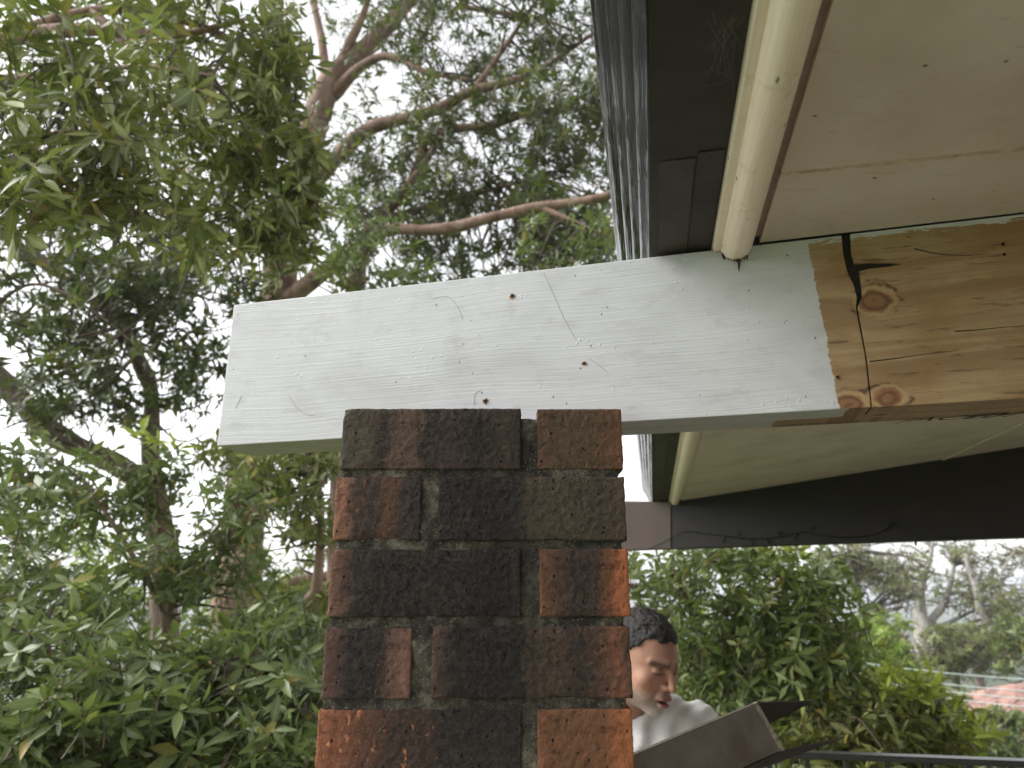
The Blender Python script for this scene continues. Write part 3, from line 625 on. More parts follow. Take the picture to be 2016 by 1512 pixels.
# ------------------------------------------------------------------ far dark beam, string of lights
DB = simple_noise_mat('dark_brown_beam', srgb(28, 23, 22), srgb(36, 30, 28), 8, .55, .15, .002, 60)
EB = simple_noise_mat('purple_brown_beam', srgb(78, 62, 54), srgb(88, 71, 62), 9, .45, .12, .002, 60)  # beam end in a paler brown than the body
fbm = empty('verandah_beam', P1); tag(fbm, 'dark brown painted beam under the far edge of the eaves', 'beam')
def far_prism(name, px, mat, off=0, depth=.09):
    a = [on_far(*p)-FT*0 for p in px]; a = [v+FT*off for v in a]; n = len(a); V = a+[v+FT*depth for v in a]
    F = [tuple(range(n)), tuple(range(2*n-1, n-1, -1))]+[(i, i+n, (i+1) % n+n, (i+1) % n) for i in range(n)]
    o = obj(name, V, F, mat, fbm); bevel(o.data, .003, 2); return o
far_prism('beam_end', [(1000, 984), (1321, 987.4), (1321, 1080.2), (1000, 1090.6)], EB)
far_prism('beam_body', [(1322, 983), (1338, 979), (1560, 944), (1780, 909), (2016, 872), (2200, 843), (2200, 1052), (2016, 1058), (1322, 1080.2)], DB, .004)
sl_o = empty('string_lights', on_far(1345, 1048)); tag(sl_o, 'dark cable of unlit string lights drooping along the far dark beam', 'string lights')
CAB = newmat('black_cable', .5, (.008, .008, .008))[0]
pth = [on_far(*p)-FT*.006 for p in ((1272, 1082), (1300, 1070), (1345, 1047), (1390, 1051), (1430, 1055), (1470, 1061), (1530, 1058), (1580, 1048), (1605, 1052), (1660, 1059), (1715, 1054), (1745, 1042), (1768, 1026))]
V, F = tube(catmull(pth, 60), .0022, 5); obj('cable', V, F, CAB, sl_o)
for px, py, dx, dy in ((1428, 1056, -6, 14), (1452, 1058, 4, -12), (1480, 1060, 2, 14), (1509, 1060, 6, 13), (1532, 1058, 8, -12), (1540, 1056, -8, -8), (1570, 1050, -6, 14), (1598, 1048, 3, -14), (1738, 1046, 16, -4), (1757, 1034, 14, 4), (1748, 1040, 6, -16), (1800, 1066, 4, 10), (1806, 1066, -6, 6), (1868, 1062, 14, 5)):
    p = on_far(px, py)-FT*.006; q = on_far(px+dx, py+dy)-FT*.012
    V, F = tube(catmull([p, (p+q)/2+Vector((.004, 0, .004)), q], 5), [.002, .0022, .0035, .0042, .0015], 5); obj('bulb', V, F, CAB, sl_o)

# ------------------------------------------------------------------ verandah floor and railing
FLM = simple_noise_mat('deck_tiles', (.20, .18, .16), (.26, .235, .21), 5, .6)
fp = [EV(S0, -.5, 0), EV(S0, 3.2, 0), EV(2.4, 3.2, 0), EV(2.4, -.5, 0)]
V = [Vector((p.x, p.y, -.18)) for p in fp]+[Vector((p.x, p.y, 0)) for p in fp]
o = obj('verandah_floor', V, [(3, 2, 1, 0), (4, 5, 6, 7), (0, 1, 5, 4), (1, 2, 6, 5), (2, 3, 7, 6), (3, 0, 4, 7)], FLM); fixn(o.data); tag(o, kind='structure')
RAILM = newmat('rail_black', .35, (.02, .019, .018))[0]
rail = empty('balcony_railing', atZ(1540, 1482, .0)); tag(rail, 'slim black metal balcony handrail at the bottom right', 'railing')
r0 = atZ(1480, 1481, H-.465); r1 = atZ(2016, 1502, H-.465); rd = (r1-r0).normalized(); r0 = r0-rd*.9; r1 = r1+rd*.8; rt = Vector((-rd.y, rd.x, 0))
def bar(name, p, q, w, h, mat, par):
    d = (q-p).normalized(); sdv = d.cross(Vector((0, 0, 1)))
    if sdv.length < .1: sdv = rd.copy(); upv = rt.copy()
    else: sdv.normalize(); upv = sdv.cross(d)
    V = [x+sdv*a*w/2+upv*b_*h/2 for x in (p, q) for a, b_ in ((-1, -1), (1, -1), (1, 1), (-1, 1))]
    me = mesh(name, V, [(0, 1, 2, 3), (7, 6, 5, 4), (0, 4, 5, 1), (1, 5, 6, 2), (2, 6, 7, 3), (3, 7, 4, 0)]); bevel(me, min(w, h)*.12, 2); return link(name, me, mat, par)
bar('handrail', r0, r1, .045, .017, RAILM, rail)
bar('bottom_rail', r0-Vector((0, 0, .87)), r1-Vector((0, 0, .87)), .03, .03, RAILM, rail)
nb = 22
for i in range(nb):
    p = r0+(r1-r0)*((i+.5)/nb); bar('baluster', p-Vector((0, 0, .86)), p-Vector((0, 0, .008)), .014, .014, RAILM, rail)

# ------------------------------------------------------------------ foliage builder
def leaf_template(stations, widths, fold, curl, wave=0):
    """one leaf: x along, y across, z up; returns verts, quads, uv per vertex"""
    V = []; UV = []; F = []
    for i, (u, w) in enumerate(zip(stations, widths)):
        z = -curl*u*u; wv = wave*(1 if i % 2 else -1)*w
        V += [(u, -w, z+fold*w+wv), (u, 0, z), (u, w, z+fold*w-wv)]; UV += [(u, 1), (u, 0), (u, 1)]
    for i in range(len(stations)-1):
        a = i*3; F += [(a, a+1, a+4, a+3), (a+1, a+2, a+5, a+4)]
    return np.array(V, np.float32), np.array(F, np.int32), np.array(UV, np.float32)
ST = [0, .16, .30, .52, .76, 1.0]; WD = [.010, .014, .095, .150, .105, .004]
HERO = [leaf_template(ST, WD, .35, c, w) for c, w in ((.10, .12), (.22, .06), (-.04, .15), (.34, .1))]
FARL = [leaf_template([0, .42, 1.0], [.012, .17, .004], .3, c) for c in (.08, .25)]
GUML = [leaf_template([0, .45, 1.0], [.01, .10, .004], .2, c) for c in (.2, .4)]
TPL_CACHE = {}
def tpl_mesh(T, mat, tag_):
    k = (id(T), mat.name)
    if k not in TPL_CACHE:
        V, F, UV = T; me = mesh_np('leaf_'+tag_, V, F); me.materials.append(mat)
        uvl = me.uv_layers.new(name='UVMap'); li = np.zeros(len(me.loops), np.int32); me.loops.foreach_get('vertex_index', li)
        uvl.data.foreach_set('uv', UV[li].ravel()); me.polygons.foreach_set('use_smooth', np.ones(len(me.polygons), bool)); TPL_CACHE[k] = me
    return TPL_CACHE[k]
def frames(axis, az, el, roll):
    """leaf axes from whorl axis, azimuth, elevation: returns X (along), Y, Z"""
    a = axis/np.linalg.norm(axis, axis=1)[:, None]
    ref = np.where(np.abs(a[:, 2:3]) < .9, np.array([[0, 0, 1.]]), np.array([[1., 0, 0]]))
    u = np.cross(a, ref); u /= np.linalg.norm(u, axis=1)[:, None]; w = np.cross(a, u)
    rad = np.cos(az)[:, None]*u+np.sin(az)[:, None]*w
    X = np.cos(el)[:, None]*rad+np.sin(el)[:, None]*a
    Y = np.cross(a, rad); Z = np.cross(X, Y)
    Y2 = Y*np.cos(roll)[:, None]+Z*np.sin(roll)[:, None]; Z2 = np.cross(X, Y2)
    return X, Y2, Z2
def whorls(C, A, nleaf, length, rng, el=(-.15, .75), droop=.25, jit=.03):
    """leaf frames for whorls at C with axes A"""
    n = len(C); k = nleaf; c = np.repeat(C, k, 0); a = np.repeat(A, k, 0)
    az = (np.arange(n*k) % k)*2.399+np.repeat(rng.uniform(0, 6.28, n), k)+rng.normal(0, .25, n*k)
    e = rng.uniform(el[0], el[1], n*k); L = length*rng.uniform(.5, 1.15, n*k)*np.repeat(rng.uniform(.72, 1.22, n), k)
    X, Y, Z = frames(a, az, e, rng.normal(0, .3, n*k))
    X = X+np.array([0, 0, -droop])*rng.uniform(.3, 1.3, n*k)[:, None]; X /= np.linalg.norm(X, axis=1)[:, None]
    Y = Y-X*(X*Y).sum(1)[:, None]; Y /= np.linalg.norm(Y, axis=1)[:, None]; Z = np.cross(X, Y)
    o = c+a/np.linalg.norm(a, axis=1)[:, None]*rng.uniform(-jit, jit, n*k)[:, None]
    return o, X, Y, Z, L
def in_view(P):
    q = P-np.array([0, 0, H]); dz = q[:, 1]*CP+q[:, 2]*SP; yc = -q[:, 1]*SP+q[:, 2]*CP
    dzz = np.maximum(dz, .05); px = CX+FPX*q[:, 0]/dzz; py = CY-FPX*yc/dzz
    return (dz > .1) & (px > 20) & (px < 1996) & (py > 20) & (py < 1500), px, py, dz
def occluded(px, py):
    """behind the beam, the pier or the eaves in the photograph: not worth a leaf object"""
    beamy = (py > 600-.1145*(px-457)-5) & (py < 880-.0608*(px-427)) & (px > 440)
    return beamy | ((px > 640) & (px < 1245) & (py > 800)) | ((px > 1190) & (py < 1080))
def leaves(parent, data, templates, mat, hero=0, tagname='leaf'):
    o, X, Y, Z, L = data; n = len(o); rng = np.random.default_rng(n)
    var = rng.integers(0, len(templates), n); tint = rng.random(n).astype(np.float32)
    single = np.zeros(n, bool); X0, Y0, Z0 = X, Y*rng.uniform(.68, 1.15, n)[:, None], Z*rng.uniform(.4, 1.5, n)[:, None]; Y, Z = Y0, Z0
    if hero:
        ok, px, py, dz = in_view(o+X*L[:, None]*.5); ok &= ~occluded(px, py); idx = np.where(ok)[0]
        idx = idx[np.argsort(-(L[idx]/dz[idx]))][:hero]; single[idx] = True
        PI = Matrix.Identity(4); p = parent
        while p is not None: PI = p.matrix_basis @ PI; p = p.parent
        PI = PI.inverted()
        for i in idx:
            me = tpl_mesh(templates[var[i]], mat, 'single'); q = bpy.data.objects.new('leaf', me); COL.objects.link(q)
            q.parent = parent; q.matrix_parent_inverse = PI; l = L[i]
            q.matrix_basis = Matrix(((X[i, 0]*l, Y[i, 0]*l, Z[i, 0]*l, o[i, 0]), (X[i, 1]*l, Y[i, 1]*l, Z[i, 1]*l, o[i, 1]), (X[i, 2]*l, Y[i, 2]*l, Z[i, 2]*l, o[i, 2]), (0, 0, 0, 1)))
    Vs = []; Fs = []; Us = []; Ts = []; base = 0
    for v, (TV, TF, TU) in enumerate(templates):
        s = np.where((var == v) & ~single)[0]
        if len(s) == 0: continue
        P = o[s][:, None, :]+(X[s][:, None, :]*TV[None, :, 0:1]+Y[s][:, None, :]*TV[None, :, 1:2]+Z[s][:, None, :]*TV[None, :, 2:3])*L[s][:, None, None]
        Vs.append(P.reshape(-1, 3)); k = len(TV)
        Fs.append((TF[None]+(np.arange(len(s))*k)[:, None, None]).reshape(-1, 4)+base); base += len(s)*k
        Us.append(np.tile(TU, (len(s), 1))); Ts.append(np.repeat(tint[s], k))
    if not Vs: return None
    V = np.vstack(Vs); F = np.vstack(Fs); U = np.vstack(Us); T = np.concatenate(Ts)
    me = mesh_np('foliage', V, F); at = me.attributes.new('tint', 'FLOAT', 'POINT'); at.data.foreach_set('value', T)
    uvl = me.uv_layers.new(name='UVMap'); uvl.data.foreach_set('uv', U[F.ravel()].ravel())
    q = link(tagname, me, mat, parent, True); q['kind'] = 'stuff'; return q
def blob_points(blobs, rng, clump=.0, cs=3.):
    """blobs: (px, py, Y, rx_px, ry_px, rY, n): whorl centres in ellipsoids placed by bearing and distance"""
    out = []
    for px, py, Y, rx, ry, rY, n in blobs:
        c = atY(px, py, Y); s = math.sqrt(c.x**2+c.y**2+(c.z-H)**2)/FPX
        m = int(n*(2.2 if clump else 1)); d = rng.normal(size=(m, 3)); d /= np.linalg.norm(d, axis=1)[:, None]; d *= rng.random(m)[:, None]**(1/2.4)
        P = np.array(c)+d*np.array([rx*s, rY, ry*s])
        if clump:
            sc = np.array([mnoise.noise(Vector(p*cs)) for p in P])+rng.normal(0, .12, m); P = P[np.argsort(-sc)[:n]]
        out.append(P)
    return np.vstack(out)
def wood(parent, limbs, mat, k=9):
    """limbs: lists of (px, py, Y, radius in metres); the first is the trunk"""
    pts = []
    for i, L in enumerate(limbs):
        P = np.array([tuple(atY(a, b_, y)) for a, b_, y, r in L]); R = np.array([r for *_, r in L]); n = max(8, 6*len(L))
        Q = catmull(P, n); RR = np.interp(np.linspace(0, 1, n), np.linspace(0, 1, len(R)), R)
        Q = Q+np.array([[mnoise.noise(Vector(q*1.7)), mnoise.noise(Vector(q*1.7)+Vector((7, 0, 0))), mnoise.noise(Vector(q*1.7)+Vector((0, 9, 0)))] for q in Q])*RR[:, None]*.5
        V, F = tube(Q, RR, k, .25); obj('trunk' if i == 0 else 'limb', V, F, mat, parent, True); pts.append(Q)
    return np.vstack(pts) if pts else None
def twigs(parent, C, A, nodes, rng, length, r=.004, reach=0, mat=None):
    """a short twig under every whorl, and branchlets from some whorls to the nearest limb"""
    n = len(C); a = A/np.linalg.norm(A, axis=1)[:, None]; k = 3; Vs = []; F = []
    side = rng.normal(size=(n, 3))*.25; P0 = C; P1 = C-(a+side)*length*.5; P2 = P1-(a*.5+side*2+np.array([0, 0, .2]))*length*.5
    V = []; base = 0; FF = []
    ang = np.arange(k)*2.0944
    for P, rr in ((P0, r*.55), (P1, r*.8), (P2, r)):
        u = np.cross(a, [0.3, .5, .81]); u /= np.linalg.norm(u, axis=1)[:, None]; w = np.cross(a, u)
        V.append(P[:, None]+rr*(np.cos(ang)[None, :, None]*u[:, None]+np.sin(ang)[None, :, None]*w[:, None]))
    V = np.stack(V, 1).reshape(-1, 3)
    q = np.array([(i*k+j, i*k+(j+1) % k, (i+1)*k+(j+1) % k, (i+1)*k+j) for i in range(2) for j in range(k)])
    F = (q[None]+(np.arange(n)*3*k)[:, None, None]).reshape(-1, 4)
    if reach and nodes is not None:
        VV = [V]; FF = [F]; b0 = len(V)
        for i in rng.choice(n, min(reach, n), False):
            nn = nodes[np.argmin(((nodes-P2[i])**2).sum(1)+rng.random(len(nodes))*.3)]; mid = (nn+P2[i])/2+rng.normal(0, .12, 3)*np.linalg.norm(nn-P2[i])
            v, f = tube(catmull([nn, mid, P2[i]], 8), np.linspace(r*2.4, r*.9, 8), 5, cap=False)
            VV.append(v); FF.append(np.array(f)+b0); b0 += len(v)
        V = np.vstack(VV); F = np.vstack(FF)
    q = link('twigs', mesh_np('twigs', V, F), mat or TWIG, parent, True); q['kind'] = 'stuff'; return q
def plant(name, label, cat, base, limbs, blobs, leaf_len, mat, nleaf=8, hero=0, tpl=None, bark=None, seed=1, clump=1, cs=3., upw=.6, droop=.25, group=None, twig_r=.004, twig_len=.18, reach=60, extra=(), el=(-.15, .75)):
    rng = np.random.default_rng(seed); t = empty(name, base); tag(t, label, cat, group)
    nodes = wood(t, limbs, bark or BARK) if limbs else None
    def crown(blobs, mat, leaf_len, nleaf, hero, nm):
        C = blob_points(blobs, rng, clump, cs); A = rng.normal(size=C.shape)+np.array([0, -.35, upw*1.6])
        d = whorls(C, A, nleaf, leaf_len, rng, el=el, droop=droop); leaves(t, d, tpl or HERO, mat, hero, nm)
        twigs(t, C, A, nodes, rng, twig_len, twig_r, reach)
    crown(blobs, mat, leaf_len, nleaf, hero, 'crown')
    for bl, m2, ll, nl, he in extra: 
        C = blob_points(bl, rng, 0); A = rng.normal(size=C.shape)*.5+np.array([0, -.3, .9]); d = whorls(C, A, nl, ll, rng, el=(.2, 1.1), droop=.2); leaves(t, d, HERO, m2, he, 'young_leaves')
    return t
def G(px, py, Y):     # a base point on the ground under a bearing
    p = atY(px, py, Y); return Vector((p.x, p.y, ground_z(p.x, p.y)))
def GL(px, Y): 
    """pixel row of the ground at this bearing and distance, for trunks that start in the soil"""
    p = atY(px, 1300, Y); z = ground_z(p.x, p.y)-.2-H; k = z/Y; yc = (k*CP-SP)/(CP+k*SP); return CY-yc*FPX

# big smooth-barked tree behind the beam: trunk, forked limbs, canopy across the top middle
Yb = 8.5
plant('brush_box_tree', 'tall tree with thick smooth pinkish trunk forking behind the white beam', 'tree', G(470, 1300, Yb),
  [[(440, GL(440, Yb), Yb, .34), (462, 1240, Yb, .27), (468, 1080, Yb, .25), (490, 900, Yb, .24), (535, 640, Yb, .23), (585, 380, Yb, .22), (632, 190, Yb, .20), (690, 130, Yb, .14), (770, 40, Yb, .12), (850, -60, Yb, .10)],
   [(632, 230, Yb, .15), (642, 140, Yb+.1, .07), (625, 40, Yb+.2, .06), (605, -40, Yb+.3, .05)],
   [(660, 160, Yb, .10), (710, 40, Yb-.2, .05), (730, -30, Yb-.3, .04)],
   [(650, 190, Yb, .10), (720, 128, Yb-.2, .06), (770, 112, Yb-.4, .05), (840, 142, Yb-.6, .035), (930, 158, Yb-.9, .02)],
   [(560, 420, Yb, .14), (640, 335, Yb-.3, .105), (720, 262, Yb-.6, .085), (860, 214, Yb-1.0, .068), (930, 180, Yb-1.2, .058), (1010, 160, Yb-1.4, .046), (1090, 120, Yb-1.6, .026), (1200, 45, Yb-2, .02)],
   [(930, 182, Yb-1.2, .04), (985, 105, Yb-1.3, .03), (1030, 40, Yb-1.4, .025), (1070, -20, Yb-1.5, .02)],
   [(720, 440, Yb, .09), (800, 370, Yb-.3, .05), (850, 268, Yb-.6, .04), (960, 248, Yb-1, .055), (1050, 224, Yb-1.2, .03), (1200, 210, Yb-1.5, .018)],
   [(560, 600, Yb, .13), (680, 500, Yb-.2, .10), (760, 420, Yb-.4, .07), (830, 330, Yb-.6, .045), (890, 230, Yb-.8, .03)],
   [(760, 430, Yb-.4, .05), (840, 405, Yb-.6, .035), (930, 385, Yb-.8, .03), (1050, 350, Yb-1, .02)],
   [(900, 10, Yb, .035), (960, 22, Yb, .035), (1040, 30, Yb, .03), (1130, 60, Yb, .02)]],
  [(760, 20, 8.0, 150, 90, 1.2, 130), (950, 70, 7.6, 160, 110, 1.3, 250), (1120, 90, 7.2, 120, 130, 1.2, 240), (720, 330, 8.2, 100, 110, 1.0, 110), (860, 300, 7.8, 170, 120, 1.3, 300),
   (1060, 300, 7.2, 160, 120, 1.3, 320), (780, 450, 8.0, 180, 110, 1.3, 220), (960, 440, 7.6, 180, 110, 1.3, 330), (1130, 450, 7.0, 140, 110, 1.2, 320), (900, 170, 8, 220, 110, 1.4, 210), (700, 80, 9.6, 140, 120, .6, 60), (1180, 240, 7, 90, 130, 1, 130)],
  .125, LM_CANOPY, nleaf=8, hero=0, tpl=FARL, seed=3, cs=1.6, twig_r=.006, twig_len=.3, reach=260, upw=.3)
# nearer limb, bare and pinkish, reaching to the gutter from the same side
Yl = 6.0
plant('leaning_tree', 'tree with one long bare pinkish limb reaching right to the gutter', 'tree', G(560, 1300, Yl),
  [[(670, GL(670, Yl), Yl, .11), (670, 1100, Yl, .10), (672, 800, Yl, .095), (700, 560, Yl, .085), (745, 458, Yl, .058), (830, 456, Yl-.1, .05), (900, 446, Yl-.2, .049), (985, 422, Yl-.3, .047), (1060, 406, Yl-.4, .045), (1140, 398, Yl-.5, .042), (1205, 380, Yl-.6, .04), (1260, 340, Yl-.7, .045)],
   [(1060, 408, Yl-.4, .03), (1110, 428, Yl-.5, .022), (1200, 470, Yl-.6, .016)],
   [(560, 1150, Yl, .035), (600, 1140, Yl, .035), (660, 1135, Yl, .03), (740, 1120, Yl, .02)]],
  [(700, 500, 5.6, 110, 70, .6, 70), (760, 520, 5.4, 90, 40, .5, 40), (1120, 490, 5.2, 110, 50, .5, 60), (720, 400, 6, 90, 60, .5, 34)],
  .115, LM_MID, nleaf=8, hero=0, tpl=HERO, seed=4, cs=2.2, reach=40, twig_r=.005)
# nearest tree: hanging sprays across the upper left
Yn = 2.9
plant('hanging_leafy_tree', 'nearest tree with large glossy whorled leaves hanging at the upper left', 'tree', G(-700, 1300, 4.2),
  [[(-560, GL(-560, 4.2), 4.2, .17), (-520, 900, 4.1, .15), (-440, 500, 4.0, .13), (-300, 250, 3.8, .10), (-100, 110, 3.6, .06), (150, 60, 3.4, .035), (330, 70, 3.3, .022), (480, 40, 3.2, .012)],
   [(-300, 260, 3.8, .06), (-80, 170, 3.2, .03), (120, 150, 3.0, .018), (270, 130, 2.9, .012), (420, 150, 2.9, .008)],
   [(-440, 500, 4.0, .07), (-200, 380, 3.2, .035), (0, 400, 2.8, .02), (120, 385, 2.6, .012), (240, 360, 2.6, .008)],
   [(-200, 380, 3.2, .03), (0, 300, 2.6, .016), (120, 260, 2.4, .01), (260, 270, 2.4, .006)],
   [(-100, 110, 3.6, .04), (180, 20, 3.6, .03), (420, 60, 3.5, .02), (560, 180, 3.5, .012), (600, 330, 3.5, .008)],
   [(180, 20, 3.6, .03), (360, 200, 3.6, .02), (450, 330, 3.6, .014), (500, 470, 3.6, .008)]],
  [(60, 90, 2.5, 130, 100, .35, 51), (90, 290, 2.3, 150, 100, .3, 54), (240, 200, 2.6, 140, 120, .4, 62), (270, 380, 2.5, 130, 70, .3, 40), (120, 420, 2.3, 120, 50, .25, 22),
   (420, 90, 3.2, 170, 110, .5, 84), (430, 260, 3.2, 170, 120, .5, 89), (520, 340, 3.4, 110, 140, .4, 84), (470, 440, 3.4, 130, 80, .4, 62), (545, 170, 3.5, 55, 170, .35, 78), (330, 20, 3.4, 220, 70, .5, 84), (590, 420, 3.6, 50, 80, .3, 35),
   (380, 470, 2.9, 70, 70, .3, 19), (560, 500, 3.8, 80, 50, .3, 30)],
  .128, LM_DEEP, nleaf=8, hero=300, tpl=HERO, seed=5, clump=0, reach=110, twig_r=.0032, twig_len=.14, droop=.32, upw=.5)
# yellowing leaf in the nearest spray
bt = [o for o in COL.objects if o.name.startswith('hanging_leafy_tree')][0]
p = np.array(atY(118, 385, 2.3)); q = np.array(atY(50, 448, 2.25)); X = (q-p); L = np.linalg.norm(X); X /= L; Y = np.cross(X, [0, .9, .3]); Y /= np.linalg.norm(Y)
me = tpl_mesh(HERO[0], LM_BROWN, 'brown'); o = bpy.data.objects.new('leaf', me); COL.objects.link(o); o.parent = bt; o.matrix_parent_inverse = bt.matrix_basis.inverted()
Zv = np.cross(X, Y); o.matrix_basis = Matrix([[X[i]*L, Y[i]*L, Zv[i]*L, p[i]] for i in range(3)]+[[0, 0, 0, 1]]); o['label'] = 'single yellow brown dying leaf'
# mid-distance tree behind it: thin dark leaves, sky showing through, grey-brown limbs
Yc = 6.4
plant('grey_limbed_tree', 'open tree with thick brown limb slanting down at the left edge', 'tree', G(310, 1300, Yc),
  [[(330, GL(330, Yc), Yc, .15), (322, 1200, Yc, .12), (312, 1050, Yc, .11), (296, 880, Yc, .075), (292, 800, Yc, .075), (285, 740, Yc, .072), (240, 640, Yc, .06), (150, 560, Yc, .07), (60, 500, Yc, .06), (-60, 420, Yc, .04)],
   [(296, 960, Yc-.2, .10), (200, 905, Yc-.2, .09), (110, 860, Yc-.2, .105), (50, 800, Yc-.2, .10), (0, 755, Yc-.2, .095), (-120, 650, Yc-.2, .10)],
   [(150, 560, Yc, .04), (230, 545, Yc-.3, .025), (330, 560, Yc-.5, .016)],
   [(-60, 640, Yc-1, .02), (60, 560, Yc-1, .014), (180, 610, Yc-1.1, .010), (280, 690, Yc-1.2, .006)]],
  [(60, 560, 5.8, 140, 90, .9, 140), (210, 600, 5.6, 150, 100, .9, 168), (70, 700, 5.6, 130, 90, .8, 168), (330, 600, 5.8, 110, 100, .8, 126), (400, 700, 6.0, 60, 100, .7, 70), (240, 760, 5.4, 150, 70, .8, 133),
   (150, 480, 6.2, 220, 60, 1, 140), (380, 520, 6.4, 130, 70, .8, 112), (60, 800, 5.6, 90, 40, .6, 36), (390, 800, 6.2, 60, 60, .6, 28), (470, 560, 6.6, 60, 80, .6, 56), (300, 300, 6.6, 330, 240, .8, 420), (60, 200, 6.6, 200, 240, .8, 252)],
  .115, LM_CANOPY, nleaf=8, hero=0, tpl=FARL, seed=6, cs=1.9, reach=150, twig_r=.005, upw=.3, bark=BARK_MD)
# shrubs across the lower left
SHR = 'shrubs filling the lower left'
plant('leafy_shrub', 'dense dark green shrub in the bottom left corner', 'shrub', G(90, 1500, 2.9),
  [[(60, GL(60, 3.2), 3.2, .05), (80, 1900, 3.2, .04), (100, 1500, 3.1, .025), (90, 1250, 3.0, .015)], [(80, 1900, 3.2, .03), (220, 1500, 3.0, .02), (280, 1300, 2.9, .01)]],
  [(40, 1240, 3.0, 130, 110, .4, 96), (120, 1370, 2.7, 180, 110, .4, 144), (60, 1470, 2.5, 160, 70, .3, 80), (250, 1440, 2.7, 150, 100, .4, 106), (10, 1060, 3.3, 110, 110, .4, 70), (120, 1180, 3.4, 110, 60, .4, 35), (320, 1330, 3.0, 90, 60, .3, 42)],
  .098, LM_MID, nleaf=8, hero=160, seed=21, clump=0, reach=20, upw=.8, group=SHR, twig_len=.1)
plant('leafy_shrub', 'shrub with a pale yellow green tip standing below the beam end', 'shrub', G(330, 1500, 4.0),
  [[(330, GL(330, 4.2), 4.2, .06), (330, 1500, 4.2, .045), (325, 1150, 4.1, .03), (310, 920, 4.0, .012)], [(326, 1200, 4.1, .02), (240, 1060, 3.9, .012), (160, 940, 3.8, .007)], [(326, 1200, 4.1, .02), (420, 1050, 3.9, .012), (480, 980, 3.8, .007)]],
  [(300, 960, 4.0, 60, 90, .3, 51), (150, 960, 3.9, 130, 70, .4, 93), (60, 920, 4.0, 100, 60, .4, 66), (340, 1110, 3.8, 100, 70, .4, 69), (470, 1010, 3.8, 70, 70, .3, 54), (450, 1130, 4.2, 100, 60, .4, 60), (200, 1040, 4.2, 120, 60, .4, 36)],
  .098, LM_MID, nleaf=8, hero=140, seed=22, clump=0, reach=30, upw=.8, group=SHR, twig_len=.12,
  extra=[([(290, 872, 4.0, 20, 10, .1, 3), (345, 882, 4.0, 16, 8, .1, 2), (190, 1130, 4.0, 30, 14, .1, 3), (150, 1440, 2.6, 40, 14, .1, 2)], LM_YOUNG, .12, 7, 0)])
plant('leafy_shrub', 'glossy shrub beside the lower left edge of the brick pier', 'shrub', G(540, 1500, 3.2),
  [[(520, GL(520, 3.4), 3.4, .05), (520, 1800, 3.4, .04), (520, 1450, 3.3, .02), (500, 1280, 3.2, .01)], [(520, 1800, 3.4, .03), (600, 1450, 3.2, .015), (610, 1350, 3.1, .008)]],
  [(500, 1270, 3.4, 110, 70, .4, 83), (420, 1390, 3.1, 140, 100, .4, 138), (560, 1440, 2.9, 110, 90, .35, 112), (400, 1500, 2.8, 160, 60, .3, 90), (600, 1350, 3.3, 60, 60, .3, 48), (560, 1230, 3.8, 100, 50, .3, 64)],
  .098, LM_MID, nleaf=8, hero=140, seed=23, clump=0, reach=20, upw=.8, group=SHR, twig_len=.1)
plant('leafy_sapling', 'airy sapling with sky showing through, under the beam by the pier', 'tree', G(600, 1400, 4.6),
  [[(590, GL(590, 4.8), 4.8, .06), (600, 1400, 4.8, .05), (625, 1150, 4.7, .035), (630, 980, 4.6, .02), (610, 880, 4.5, .01)]],
  [(560, 940, 4.4, 90, 60, .4, 66), (630, 900, 4.6, 60, 50, .3, 36), (600, 1020, 4.5, 70, 60, .4, 48), (520, 900, 4.8, 90, 40, .4, 45), (600, 1190, 5.0, 90, 50, .4, 51), (440, 900, 5, 60, 40, .4, 30)],
  .115, LM_DEEP, nleaf=8, hero=60, seed=24, clump=0, reach=30, upw=.6, twig_len=.14)

# bright sunlit growth further off, seen in the gaps at the lower left
def far_tree(name, label, px, py, Y, rx, ry, rY, n, leaf, mat, seed, cat='tree', group=None, tpl=FARL, bark=BARK_DK, nleaf=9, parts=None, droop=.2):
    rng = np.random.default_rng(seed); blobs = []
    for i in range(parts or 5):
        a = rng.uniform(0, 6.28); k = rng.uniform(.25, .7); blobs.append((px+math.cos(a)*rx*k, py+math.sin(a)*ry*k, Y+rng.uniform(-.4, .4)*rY, rx*rng.uniform(.42, .62), ry*rng.uniform(.42, .62), rY*.6, n//(parts or 5)))
    gl = GL(px, Y); s = Y/FPX
    limbs = [[(px, gl, Y, rx*s*.10), (px+rx*.05, (gl+py)/2, Y, rx*s*.08), (px-rx*.05, py+ry*.3, Y, rx*s*.05), (px+rx*.1, py-ry*.4, Y, rx*s*.02)],
             [(px, py+ry*.6, Y, rx*s*.05), (px+rx*.3, py+ry*.1, Y, rx*s*.03), (px+rx*.5, py-ry*.3, Y, rx*s*.01)],
             [(px, py+ry*.5, Y, rx*s*.05), (px-rx*.3, py, Y, rx*s*.03), (px-rx*.5, py-ry*.3, Y, rx*s*.01)]]
    return plant(name, label, cat, G(px, py, Y), limbs, blobs, leaf, mat, nleaf=nleaf, tpl=tpl, bark=bark, seed=seed, cs=6./(rx*s+1), reach=20, twig_r=leaf*.05, twig_len=leaf*2, group=group, droop=droop)
BG = 'background trees at the lower left'
